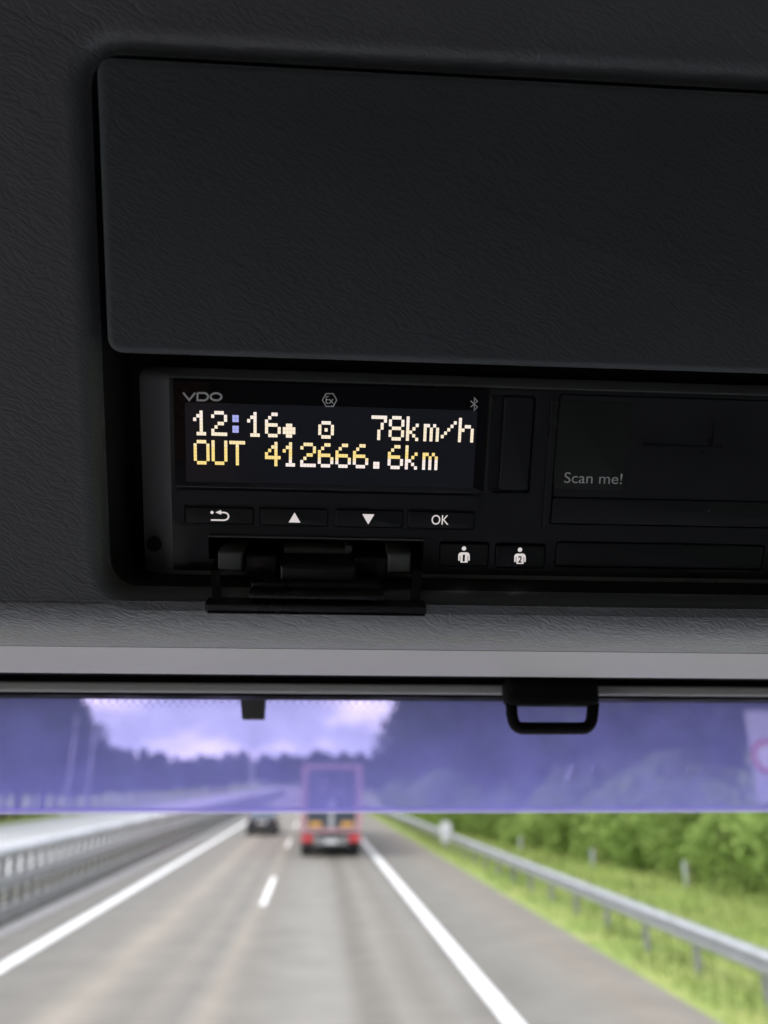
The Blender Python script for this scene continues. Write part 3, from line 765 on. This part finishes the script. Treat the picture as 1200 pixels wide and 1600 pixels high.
wm = N(t, 'ShaderNodeMapping'); wm.inputs['Scale'].default_value = (.5, .07, 0); wn_ = N(t, 'ShaderNodeTexNoise'); wn_.inputs['Scale'].default_value = 1; wn_.inputs['Detail'].default_value = 4
t.links.new(co.outputs['Object'], wm.inputs[0]); t.links.new(wm.outputs[0], wn_.inputs['Vector'])
wo = N(t, 'ShaderNodeMath', operation='MULTIPLY_ADD'); wo.inputs[1].default_value = .45; t.links.new(wn_.outputs['Fac'], wo.inputs[0]); t.links.new(sx_.outputs['X'], wo.inputs[2])
mr_ = N(t, 'ShaderNodeMapRange'); mr_.inputs[1].default_value = -6.2; mr_.inputs[2].default_value = 5.5; t.links.new(wo.outputs[0], mr_.inputs[0])
rp = N(t, 'ShaderNodeValToRGB'); cr2 = rp.color_ramp
stops = [(-6.4, .30, 1), (-5.7, .27, 0), (-5.3, .19, 0), (-4.6, .20, 0), (-3.75, .205, .3), (-3.2, .285, 1), (-2.7, .22, .6), (-2.35, .205, .3), (-2.1, .235, .7), (-1.7, .20, 0), (-1.35, .27, 1), (-1.0, .205, .5),
         (-.5, .235, 0), (0.1, .265, 0), (.5, .25, 0), (.78, .175, .6), (1.0, .19, .6), (1.25, .255, .3), (1.65, .20, .5), (2.05, .235, 0), (2.38, .19, .2), (2.9, .20, 0), (3.6, .225, 0), (4.5, .235, 1), (5.2, .23, .5)]
cr2.elements[0].position = (stops[0][0]+6.45)/11.7; cr2.elements[-1].position = 1.0
for x_, v_, w_ in stops:
    e_ = cr2.elements[0] if x_ == -6.4 else cr2.elements.new((x_+6.45)/11.7)
    e_.color = (v_*.76*(1+.06*w_), v_*.72*(1-.005*w_), v_*.72*(.84-.05*w_), 1)
cr2.elements[-1].color = (.168, .160, .140, 1)
t.links.new(mr_.outputs[0], rp.inputs[0])
n2 = N(t, 'ShaderNodeTexNoise'); n2.inputs['Scale'].default_value = 1.1; n2.inputs['Detail'].default_value = 9; t.links.new(co.outputs['Object'], n2.inputs['Vector'])
m3_ = N(t, 'ShaderNodeMapRange'); m3_.inputs[1].default_value = .3; m3_.inputs[2].default_value = .7; m3_.inputs[3].default_value = .9; m3_.inputs[4].default_value = 1.1; t.links.new(n2.outputs['Fac'], m3_.inputs[0])
sc_2 = N(t, 'ShaderNodeVectorMath', operation='SCALE'); t.links.new(rp.outputs[0], sc_2.inputs[0]); t.links.new(m3_.outputs[0], sc_2.inputs['Scale']); t.links.new(sc_2.outputs[0], b_.inputs['Base Color'])
M['road2'] = road_mat('pale_concrete', (.30, .30, .285), (.38, .38, .36), .6)
M['paint'] = mat('white_road_paint', (.66, .66, .62), .75, var=.14, vscale=2.2)
def grass_mat(name, cols, sc):
    m = mat(name, cols[0], .9, spec=.1); t = m.node_tree; b = t.nodes['Principled BSDF']
    co = N(t, 'ShaderNodeTexCoord'); n1 = N(t, 'ShaderNodeTexNoise'); n1.inputs['Scale'].default_value = sc; n1.inputs['Detail'].default_value = 7; n1.inputs['Roughness'].default_value = .65
    t.links.new(co.outputs['Object'], n1.inputs['Vector'])
    r = N(t, 'ShaderNodeValToRGB'); r.color_ramp.elements[0].position = .36; r.color_ramp.elements[1].position = .66
    r.color_ramp.elements[0].color = (*cols[0], 1); r.color_ramp.elements[1].color = (*cols[1], 1)
    t.links.new(n1.outputs['Fac'], r.inputs[0]); t.links.new(r.outputs[0], b.inputs['Base Color'])
    return m
M['grass'] = grass_mat('verge_grass', ((.17, .25, .06), (.31, .33, .11)), .55)
M['median'] = grass_mat('median_gravel', ((.10, .105, .075), (.17, .165, .14)), 1.2)
M['field'] = grass_mat('field_grass', ((.10, .15, .03), (.19, .22, .06)), .12)

def bank(x, y):
    if x < 6.6: return -.02
    t = min(1, (x-6.6)/9); return -.02 + .22*t*t*(3-2*t)
sheet('ground', -2500, 2500, -600, 5000, -.12, M['field'])
sheet('road', -6.45, 5.25, -30, 620, 0, M['road'])
sheet('verge_ground', 5.25, 40, -30, 620, 0, M['grass'], nx=40, ny=80, fz=lambda x, y: (-.004 if x < 5.26 else bank(x, y) + .03*math.sin(x*3.1+y*1.7)))
sheet('median_strip', -8.7, -6.45, -30, 620, -.02, M['median'])
sheet('opposite_road', -22.2, -8.7, -30, 620, -.01, M['road2'])
sheet('far_verge_ground', -60, -22.2, -30, 620, -.03, M['grass'])
def line(x, wd, y0, y1, nm='road_marking'): return sheet(nm, x-wd/2, x+wd/2, y0, y1, .005, M['paint'])
line(-5.08, .28, -30, 600); line(2.62, .27, -30, 600)
d0 = 22.0
for k in range(-2, 24):
    line(-1.20, .15, d0+18*k-.5, d0+18*k+5.5)
line(-10.0, .3, -30, 600); line(-19.0, .3, -30, 600)
for k in range(0, 20): line(-14.4, .15, 8+18*k, 14+18*k)
kb = sheet('kerb_strip', -6.45, -6.1, -30, 620, .006, mat('kerb_concrete', (.34, .33, .31), .8, var=.12, vscale=2))

# grass blades on the verge
M['blade'] = mat('grass_blades', (.23, .29, .08), .8, spec=.1, var=.45, vscale=.8)
q = MB(); rnd = random.Random(3); verts = []; faces = []
for i in range(26000):
    D = 6 + 90*rnd.random()**1.8; x = 5.3 + (rnd.random()**.8)*8
    zz = bank(x, D); h = .10+.22*rnd.random(); a = rnd.random()*6.28; ww = .012+.02*rnd.random()
    lx, ly = .12*(rnd.random()-.5), .12*(rnd.random()-.5)
    if x < 5.55: h *= .5
    k = len(verts); verts += [(x-ww*math.cos(a), D-ww*math.sin(a), zz), (x+ww*math.cos(a), D+ww*math.sin(a), zz), (x+lx, D+ly, zz+h)]; faces.append((k, k+1, k+2))
q.b.free(); me = bpy.data.meshes.new('grass'); me.from_pydata(verts, [], faces)
gr = link('grass', me, M['blade']); rplace(gr); tag(gr, 'short bright green grass along the verge by the guardrail', 'grass', kind='stuff')

# ---------------- guardrail on the right
M['zinc'] = mat('galvanised_steel', (.42, .43, .43), .5, .7, var=.12, vscale=4)
M['zinc_old'] = mat('weathered_steel', (.22, .22, .21), .7, .2, var=.25, vscale=5)
M['post_dark'] = mat('shaded_post_steel', (.085, .085, .08), .7, .1, var=.2, vscale=4)  # steel darkened to carry the shade on the barrier posts
M['zinc_pale'] = mat('pale_steel', (.62, .62, .60), .6, .1, var=.12, vscale=5)
def wbeam(x, z0, z1, y0, y1, depth, sgn):
    """W profile rail: profile in (x,z), swept along y; sgn = side facing traffic"""
    h = z1-z0; pr = []
    for k, dx in ((0, 0), (.10, .1), (.20, 1), (.34, 1), (.44, .15), (.56, .15), (.66, 1), (.80, 1), (.90, .1), (1, 0)):
        pr.append((x + sgn*depth*dx, z0+h*k))
    pr2 = pr + [(a-sgn*.006, c) for a, c in reversed(pr)]
    q = MB(); q.loft([[(a, yy, c) for a, c in pr2] for yy in (y0, y1)], True, True)
    return q
GX = 6.08
rail = tag(empty('guardrail', RD(GX, 8)), 'grey corrugated guardrail on short posts along the green verge', 'guardrail'); rail.rotation_euler = (0, 0, RA)
seg = wbeam(0, .46, .78, 0, 3.98, .085, -1).build('rail_beam', M['zinc'], rail)
for k in range(0, 75):
    o = seg if k == 0 else seg.copy()
    if k: C.objects.link(o); o.parent = rail
    o.location = (0, -10+4*k, 0)
pm = MB(); pm.box(.02, .12, -.03, .03, -.1, .74, .006); pm.box(-.0, .02, -.06, .06, .52, .72)
post = pm.build('post', M['zinc_old'], rail)
for k in range(0, 95):
    o = post if k == 0 else post.copy()
    if k: C.objects.link(o); o.parent = rail
    o.location = (0, -8.6+2.0*k, 0)

# ---------------- median barriers on the left
def ladder(name, lat, label, sgn, tube_r, mats):
    r = tag(empty(name, RD(lat, 8)), label, 'crash barrier'); r.rotation_euler = (0, 0, RA)
    L4 = 4.0
    tb = MB(); tb.tube([(0, 0, 1.43), (0, 3.98, 1.43)], tube_r, 16); tb = tb.build('top_tube', mats[0], r, smooth=True)
    wb = wbeam(0, .63, .97, 0, 3.98, .10, sgn).build('rail_beam', mats[0], r)
    lb = MB(); lb.box(-.08, .10, 0, 3.98, 0, .32, .02); lb = lb.build('base_beam', mats[1], r)
    for proto in (tb, wb, lb):
        for k in range(0, 50):
            o = proto if k == 0 else proto.copy()
            if k: C.objects.link(o); o.parent = r
            o.location = (0, -6+L4*k, 0)
    sp = MB(); sp.box(-.02, .012, -.17, .17, .32, 1.33, .006, 2); sp = sp.build('post', M['post_dark'], r)
    for k in range(0, 260):
        o = sp if k == 0 else sp.copy()
        if k: C.objects.link(o); o.parent = r
        o.location = (0, -4+.72*k, 0)
    return r
ladder('median_barrier', -6.75, 'tall grey steel barrier with close set posts along the left lane edge', 1, .15, (M['zinc'], M['zinc_old']))
# ---------------- lorry ahead
M['red'] = mat('faded_red_paint', (.50, .075, .075), .5)
M['pinkwhite'] = mat('faded_pink_paint', (.40, .24, .25), .6, var=.15, vscale=2)
M['dimprint'] = mat('faded_print', (.16, .13, .16), .6)
M['darkdoor'] = mat('dark_tarpaulin', (.035, .045, .055), .6, var=.15, vscale=2)
M['tyre'] = mat('tyre_rubber', (.02, .02, .02), .9)
M['steel'] = mat('painted_steel', (.38, .38, .38), .5)
M['white'] = mat('white_paint', (.78, .78, .77), .5)
M['orange'] = mat('amber_panel', (.62, .33, .07), .5)
M['redlamp'] = mat('red_lamp_lens', (.55, .05, .055), .35)
M['bumper'] = mat('dull_bumper_grey', (.20, .20, .19), .6)
M['plate'] = mat('number_plate', (.72, .72, .70), .5)
M['under'] = mat('chassis_black', (.02, .02, .02), .8)
lor = tag(empty('semi_trailer', RD(0.75, 34.2)), 'lorry with a pink framed dark rear and red lamps driving ahead in the right lane', 'lorry'); lor.rotation_euler = (0, 0, RA)
def lp_(name, mb, m, parent=lor, **k): return mb.build(name, M[m], parent, **k)
lp_('box_body', MB().box(-1.22, 1.22, .06, 13.2, 1.10, 3.52, .03), 'darkdoor')
for sx in (-1, 1):
    lp_('corner_post', MB().box(sx*1.27-.10 if sx > 0 else -1.27-.0, sx*1.27 if sx > 0 else -1.27+.26, -.04, .055, 1.05, 3.55, .03) if sx < 0 else MB().box(1.01, 1.27, -.04, .055, 1.05, 3.55, .03), 'pinkwhite')
    lp_('door_leaf', MB().box(.10 if sx > 0 else -1.0, 1.0 if sx > 0 else -.10, -.03, .055, 1.12, 3.38, .02), 'darkdoor')
    lp_('marker_panel', MB().loft and MB().box(sx*.66-.26, sx*.66+.26, -.06, -.032, 1.16, 1.34, .01), 'orange')
    c = MB(); c.box(sx*.98-.24, sx*.98+.24, -.05, .05, .58, .86, .03); tl = lp_('tail_lamp', c, 'redlamp')
    c = MB(); c.box(sx*1.10-.07, sx*1.10+.07, -.06, -.051, .62, .82, .004); lp_('lamp_lens', c, 'red', tl)
    c = MB(); c.box(sx*.95-.24, sx*.95+.24, .55, .57, .18, .86); lp_('mud_flap', c, 'under')
    for yy in (1.2, 2.5, 3.8):
        c = MB(); c.tube([(sx*.82, yy, .50), (sx*1.22, yy, .50)], .50, 24); wl = lp_('wheel', c, 'tyre', auto=40)
        c = MB(); c.tube([(sx*1.12, yy, .50), (sx*1.235, yy, .50)], .27, 16); lp_('rim', c, 'steel', wl, auto=40)
    c = MB(); c.box(sx*1.255-.008, sx*1.255+.008, .3, 13, 1.25, 3.45); lp_('side_curtain', c, 'red')
lp_('header', MB().box(-1.27, 1.27, -.05, .055, 3.40, 3.60, .03), 'pinkwhite')
lp_('centre_panel', MB().box(-.095, .095, -.05, .05, 1.10, 2.2, .02), 'steel')
lp_('sill_beam', MB().box(-1.27, 1.27, -.07, .05, .94, 1.10, .03), 'pinkwhite')
lp_('bumper_beam', MB().box(-.70, .70, -.05, .10, .48, .78, .03), 'bumper')
lp_('licence_plate', MB().box(-.26, .26, -.066, -.052, .54, .66, .004), 'plate')
lp_('chassis', MB().box(-.55, .55, .15, 12.5, .40, 1.08), 'under')
lp_('underrun_bar', MB().box(-1.15, 1.15, .2, .32, .30, .42, .02), 'under')
for px_, pz, sx_, sz_ in ((-.35, 2.75, .10, .30), (.02, 2.6, .06, .16), (.25, 2.45, .28, .07), (.55, 2.5, .07, .18)):
    lp_('faded_print', MB().box(px_-sx_, px_+sx_, -.036, -.0305, pz-sz_, pz+sz_, .002), 'dimprint')
# tractor in front, mostly hidden
lp_('tractor', MB().box(-1.22, 1.22, 14.2, 16.4, .7, 3.4, .12, 3), 'red')
for sx in (-1, 1):
    c = MB(); c.tube([(sx*.85, 15.2, .5), (sx*1.22, 15.2, .5)], .5, 20); lp_('wheel', c, 'tyre', auto=40)

# ---------------- dark car in the left lane
M['carpaint'] = mat('dark_grey_car_paint', (.030, .034, .042), .25, .2, coat=.8)
M['darkred'] = mat('dark_red_lens', (.22, .02, .025), .3)
M['carglass'] = mat('car_glass', (.10, .13, .15), .06)
car = tag(empty('estate_car', RD(-2.92, 48)), 'dark grey car driving ahead in the left lane', 'car'); car.rotation_euler = (0, 0, RA)
def carloop(yy, hw, z0, z1, top_w): # cross section
    return [(-hw, yy, z0), (-hw*1.0, yy, z0+.35*(z1-z0)), (-hw*.98, yy, z0+.75*(z1-z0)), (-top_w, yy, z1), (top_w, yy, z1), (hw*.98, yy, z0+.75*(z1-z0)), (hw, yy, z0+.35*(z1-z0)), (hw, yy, z0)]
c = MB(); c.loft([carloop(0, .80, .38, .88, .70), carloop(.06, .87, .27, .96, .74), carloop(.9, .90, .22, .98, .78), carloop(3.0, .90, .22, .96, .78), carloop(4.3, .86, .24, .78, .70), carloop(4.5, .72, .34, .68, .60)], True, True)
bd = c.build('body', M['carpaint'], car, auto=35)
c = MB(); c.loft([[(-.76, .12, .96), (.76, .12, .96), (.78, 3.0, .95), (-.78, 3.0, .95)], [(-.60, .55, 1.44), (.60, .55, 1.44), (.60, 2.1, 1.46), (-.60, 2.1, 1.46)]], False, False)
c.build('greenhouse', M['carglass'], car)
c = MB(); c.box(-.62, .62, .5, 2.15, 1.43, 1.49, .03); c.build('roof', M['carpaint'], car)
c = MB(); c.box(-.82, .82, -.06, .10, .36, .58, .05); c.build('bumper', M['under'], car)
c = MB(); c.box(-.26, .26, -.02, .012, .66, .77, .004); c.build('licence_plate', M['plate'], car)
for sx in (-1, 1):
    c = MB(); c.box(sx*.76-.06, sx*.76+.06, -.015, .12, .76, .90, .02); c.build('tail_lamp', M['darkred'], car)
    c = MB(); c.box(sx*.95-.08, sx*.95+.08, 2.5, 2.6, .98, 1.12, .03); c.build('wing_mirror', M['carpaint'], car)
    for yy in (.8, 3.5):
        c = MB(); c.tube([(sx*.70, yy, .32), (sx*.91, yy, .32)], .32, 20); wl = c.build('wheel', M['tyre'], car, auto=40)
        c = MB(); c.tube([(sx*.88, yy, .32), (sx*.918, yy, .32)], .21, 12); c.build('rim', M['steel'], wl, auto=40)

# ---------------- roadside marker, guards, sign
M['markwhite'] = mat('marker_white', (.62, .62, .62), .5)
mk = tag(empty('roadside_marker', RD(5.9, 36.6)), 'rounded white marker board standing at the guardrail', 'marker'); mk.rotation_euler = (0, 0, RA)
c = MB(); lp2 = arcp(0, 0, .27, .27, 0, 180, 10) + arcp(0, -.45, .22, .2, 180, 360, 8)
c.loft([[(a, k, 1.0+b2) for a, b2 in lp2] for k in (-.02, .02)], True, True); c.build('board', M['markwhite'], mk)
c = MB(); c.tube([(0, .03, -.03), (0, .03, .9)], .04, 10); c.build('post', M['zinc_old'], mk)
M['guard'] = mat('guard_tube', (.25, .29, .25), .6)
for i, (lat, D, h, lb) in enumerate(((10.6, 23.2, .7, 'pale upright tube guard standing before the nearest bushes'), (9.9, 29, .6, 'thin pale tube guard in the grass, middle of the three'), (9.1, 36, .6, 'farthest pale tube guard in the grass by the wood'))):
    g = tag(empty('plant_guard', RD(lat, D, bank(lat, D))), lb, 'plant guard', 'tube guards in the verge')
    c = MB(); n = 12; rr = .06
    c.loft([[(r_*math.cos(k*math.pi/6), r_*math.sin(k*math.pi/6), zz) for k in range(12)] for r_, zz in ((rr, 0), (rr, h), (rr*.85, h), (rr*.85, .05))])
    c.build('tube', M['guard'], g, smooth=True)
    c = MB(); c.box(.10, .14, -.02, .02, -.1, h+.1); c.build('stake', mat('stake_wood', (.3, .22, .14), .8), g)
sg = tag(empty('road_sign', RD(8.25, 14.0, bank(8.25, 14))), 'tall white roadside sign board with a red ringed disc at the right edge', 'road sign'); sg.rotation_euler = (0, 0, RA)
c = MB(); c.box(-.36, .60, -.015, .015, 2.55, 4.15, .01); c.build('board', mat('sign_backing', (.42, .42, .44), .6), sg)
c = MB(); c.tube([(.12, .05, -.3), (.12, .05, 4.1)], .045, 12); c.build('post', M['zinc'], sg)
c = MB(); c.tube([(-.06, -.03, 3.34), (-.06, -.018, 3.34)], .26, 28); c.build('disc_face', M['markwhite'], sg)
c = MB()
c.loft([[(-.06+r_*math.cos(k*math.pi/16), yy, 3.34+r_*math.sin(k*math.pi/16)) for k in range(32)] for r_, yy in ((.30, -.018), (.30, -.036), (.215, -.036), (.215, -.031))])
c.build('red_ring', mat('sign_red', (.45, .06, .07), .5), sg)

# ---------------- trees and bushes
def leaf_mat(name, c0, c1):
    m = bpy.data.materials.new(name); m.use_nodes = True; t = m.node_tree; t.nodes.clear()
    co = N(t, 'ShaderNodeTexCoord'); n1 = N(t, 'ShaderNodeTexNoise'); n1.inputs['Scale'].default_value = .9; n1.inputs['Detail'].default_value = 5
    oi = N(t, 'ShaderNodeObjectInfo')
    r = N(t, 'ShaderNodeValToRGB'); r.color_ramp.elements[0].position = .3; r.color_ramp.elements[1].position = .75
    r.color_ramp.elements[0].color = (*c0, 1); r.color_ramp.elements[1].color = (*c1, 1)
    ad = N(t, 'ShaderNodeMath', operation='MULTIPLY_ADD'); ad.inputs[1].default_value = .3
    sb = N(t, 'ShaderNodeMath', operation='SUBTRACT'); sb.inputs[1].default_value = .15
    d = N(t, 'ShaderNodeBsdfDiffuse'); tl = N(t, 'ShaderNodeBsdfTranslucent'); mi = N(t, 'ShaderNodeMixShader'); mi.inputs[0].default_value = .42
    o = N(t, 'ShaderNodeOutputMaterial')
    t.links.new(co.outputs['Object'], n1.inputs['Vector']); t.links.new(oi.outputs['Random'], ad.inputs[0]); t.links.new(n1.outputs['Fac'], ad.inputs[2]); t.links.new(ad.outputs[0], sb.inputs[0])
    t.links.new(sb.outputs[0], r.inputs[0]); t.links.new(r.outputs[0], d.inputs['Color']); t.links.new(r.outputs[0], tl.inputs['Color'])
    t.links.new(d.outputs[0], mi.inputs[1]); t.links.new(tl.outputs[0], mi.inputs[2]); t.links.new(mi.outputs[0], o.inputs[0])
    return m
M['leaf'] = leaf_mat('tree_leaves', (.035, .065, .018), (.085, .135, .03))
M['leaf_b'] = leaf_mat('bush_leaves', (.20, .30, .07), (.35, .46, .14))
M['bark'] = mat('bark', (.10, .08, .06), .9, var=.3, vscale=3)
def crown_mesh(seed, clumps, per, leaf, spread):
    rnd = random.Random(seed); vs, fs = [], []
    for cx, cy, cz, cr in clumps:
        for i in range(per):
            u = Vector((rnd.gauss(0, 1), rnd.gauss(0, 1), rnd.gauss(0, 1))).normalized()*(cr*(.45+.6*rnd.random()))
            p = Vector((cx, cy, cz)) + Vector((u.x, u.y, u.z*spread))
            a = Vector((rnd.gauss(0, 1), rnd.gauss(0, 1), rnd.gauss(0, 1))).normalized(); b_ = a.orthogonal().normalized()
            s = leaf*(.6+.8*rnd.random()); k = len(vs)
            vs += [p-a*s, p+b_*s*.55, p+a*s, p-b_*s*.55]; fs.append((k, k+1, k+2, k+3))
    me = bpy.data.meshes.new('crown'); me.from_pydata([tuple(v) for v in vs], [], fs); return me
def tree_proto(name, seed, H, W, conic, leafm, label, cat, group, per=90, leaf=.28, foot=.22):
    rnd = random.Random(seed); t = empty(name); tag(t, label, cat, group)
    clumps = []; n = 26
    for i in range(n):
        f = (i+.5)/n; zz = H*(foot+(.96-foot)*f)
        rad_ = W*(1-f*.92 if conic else (math.sin(math.pi*(.18+.78*f)))**.8)
        a = i*2.4+rnd.random(); rr = rad_*(.35+.5*rnd.random())
        clumps.append((rr*math.cos(a), rr*math.sin(a), zz, max(.45, rad_*(.45+.2*rnd.random()))))
    me = crown_mesh(seed, clumps, per, leaf, .75); link('crown', me, leafm, t)
    q = MB(); q.tube([(0, 0, -.3), (.06, 0, H*.3), (0, .08, H*.65), (.05, 0, H*.92)], [H*.017+.03, H*.014+.02, H*.008+.01, .02], 8)
    for i in range(5):
        a = i*1.7; z0 = H*(.3+.1*i); q.tube([(0, 0, z0), (W*.5*math.cos(a), W*.5*math.sin(a), z0+H*.10)], [.06, .02], 6)
    q.build('trunk', M['bark'], t)
    return t
def copy_tree(src):
    r = src.copy(); C.objects.link(r)
    for ch in src.children:
        c = ch.copy(); C.objects.link(c); c.parent = r
    return r
used = set()
def put(src, lat, D, z=0, s=1.0, rz=None, label=None, group=None):
    r = src if src.name not in used else copy_tree(src)
    used.add(src.name)
    r.location = RD(lat, D, z); r.scale = (s, s, s*random.uniform(.92, 1.1)); r.rotation_euler = (0, 0, random.uniform(0, 6.28) if rz is None else rz)
    if label: r['label'] = label
    if group: r['group'] = group
    return r
LR = 'tall dark tree in the wood behind the verge on the right'; GR = 'trees of the wood on the right'
LL = 'tall dark tree in the wood beyond the opposite carriageway'; GLf = 'trees of the wood on the left'
LF = 'distant tree in the line closing off the end of the road'; GF = 'trees closing the view ahead'
protos = [tree_proto('pine_tree', 1, 13, 3.0, True, M['leaf'], LR, 'tree', GR),
          tree_proto('broadleaf_tree', 2, 12, 3.8, False, M['leaf'], LR, 'tree', GR),
          tree_proto('broadleaf_tree', 3, 10.5, 3.4, False, M['leaf'], LR, 'tree', GR)]
bushes = [tree_proto('bush', 4, 3.0, 1.9, False, M['leaf_b'], 'bright green bush at the edge of the verge before the wood', 'bush', 'bushes edging the verge on the right', 130, .13, .08),
          tree_proto('bush', 5, 2.4, 1.7, False, M['leaf_b'], 'bright green bush at the edge of the verge before the wood', 'bush', 'bushes edging the verge on the right', 130, .12, .08)]
rnd = random.Random(11)
def hedge(D): return max(8.8, 12.2-(D-20)*.11)
for D in [16+2.8*k for k in range(30)]:
    for row in range(2):
        lat = hedge(D) + 3.2 + row*4.5 + rnd.uniform(-.8, .8)
        put(protos[rnd.randrange(3)], lat, D+rnd.uniform(-1.2, 1.2), .15, rnd.uniform(.95, 1.2), label=LR, group=GR)
for k in range(30):
    D = 104+6*k; put(protos[rnd.randrange(3)], 12.5+rnd.uniform(-1.0, 2.5), D, .1, rnd.uniform(.55, .68)+.0012*max(0, D-110), label=LR, group=GR)
for k in range(46):
    D = 12.0+1.9*k; put(bushes[(k+1) % 2], hedge(D)+.2+rnd.uniform(-.4, .4), D+.9, .05, rnd.uniform(.45, .8))
    D = 12.5+1.9*k; put(bushes[k % 2], hedge(D)+1.3+rnd.uniform(-.5, .5), D, .1, rnd.uniform(.85, 1.35))
for k in range(22):
    D = 46+2.1*k; put(protos[rnd.randrange(3)], -26.5+rnd.uniform(-2, .8), D, 0, rnd.uniform(.95, 1.2), label=LL, group=GLf)
for k in range(14):
    D = 46+4.0*k; put(protos[rnd.randrange(3)], -34+rnd.uniform(-3, 2), D, 0, rnd.uniform(1.0, 1.25), label=LL, group=GLf)
for k in range(5):
    put(protos[k % 3], -26.8+rnd.uniform(-.6, .6), 93+3.4*k, 0, .88-.075*k, label=LL, group=GLf)
for k in range(26):
    D = 97+6.5*k; put(protos[rnd.randrange(3)], -28+rnd.uniform(-2.5, 1.5), D, 0, rnd.uniform(.52, .66)+.0016*max(0, D-130), label=LL, group=GLf)
for k in range(40):
    put(protos[1+rnd.randrange(2)], -32+1.25*k+rnd.uniform(-1, 1), 470+rnd.uniform(0, 50), 0, rnd.uniform(1.35, 1.7), label=LF, group=GF)
for k in range(46):
    lat = -80+2.7*k+rnd.uniform(-1, 1)
    put(protos[1+rnd.randrange(2)], lat, 330+rnd.uniform(-40, 60) if abs(lat+7) > 18 else 450+rnd.uniform(0, 60), 0, rnd.uniform(1.0, 1.3)*(1 if abs(lat+7) > 18 else 1.3), label=LF, group=GF)
M['mast'] = mat('pale_mast', (.62, .62, .63), .5)
for lat, D, h, lb in ((-23.4, 80, 9, 'pale slim mast beyond the opposite carriageway, nearer the dark wood'), (-22.6, 84, 8.5, 'second pale slim mast beyond the opposite carriageway'), (-7.6, 100, 10, 'single pale lamp mast standing in the median')):
    t_ = tag(empty('mast', RD(lat, D)), lb, 'mast', 'pale masts beside the motorway')
    q = MB(); q.tube([(0, 0, -.2), (0, 0, h)], [.16, .09], 12); q.build('pole', M['mast'], t_, smooth=True)
    q = MB(); q.box(-.25, .25, -.25, .25, -.1, .12, .02); q.build('base', M['mast'], t_)
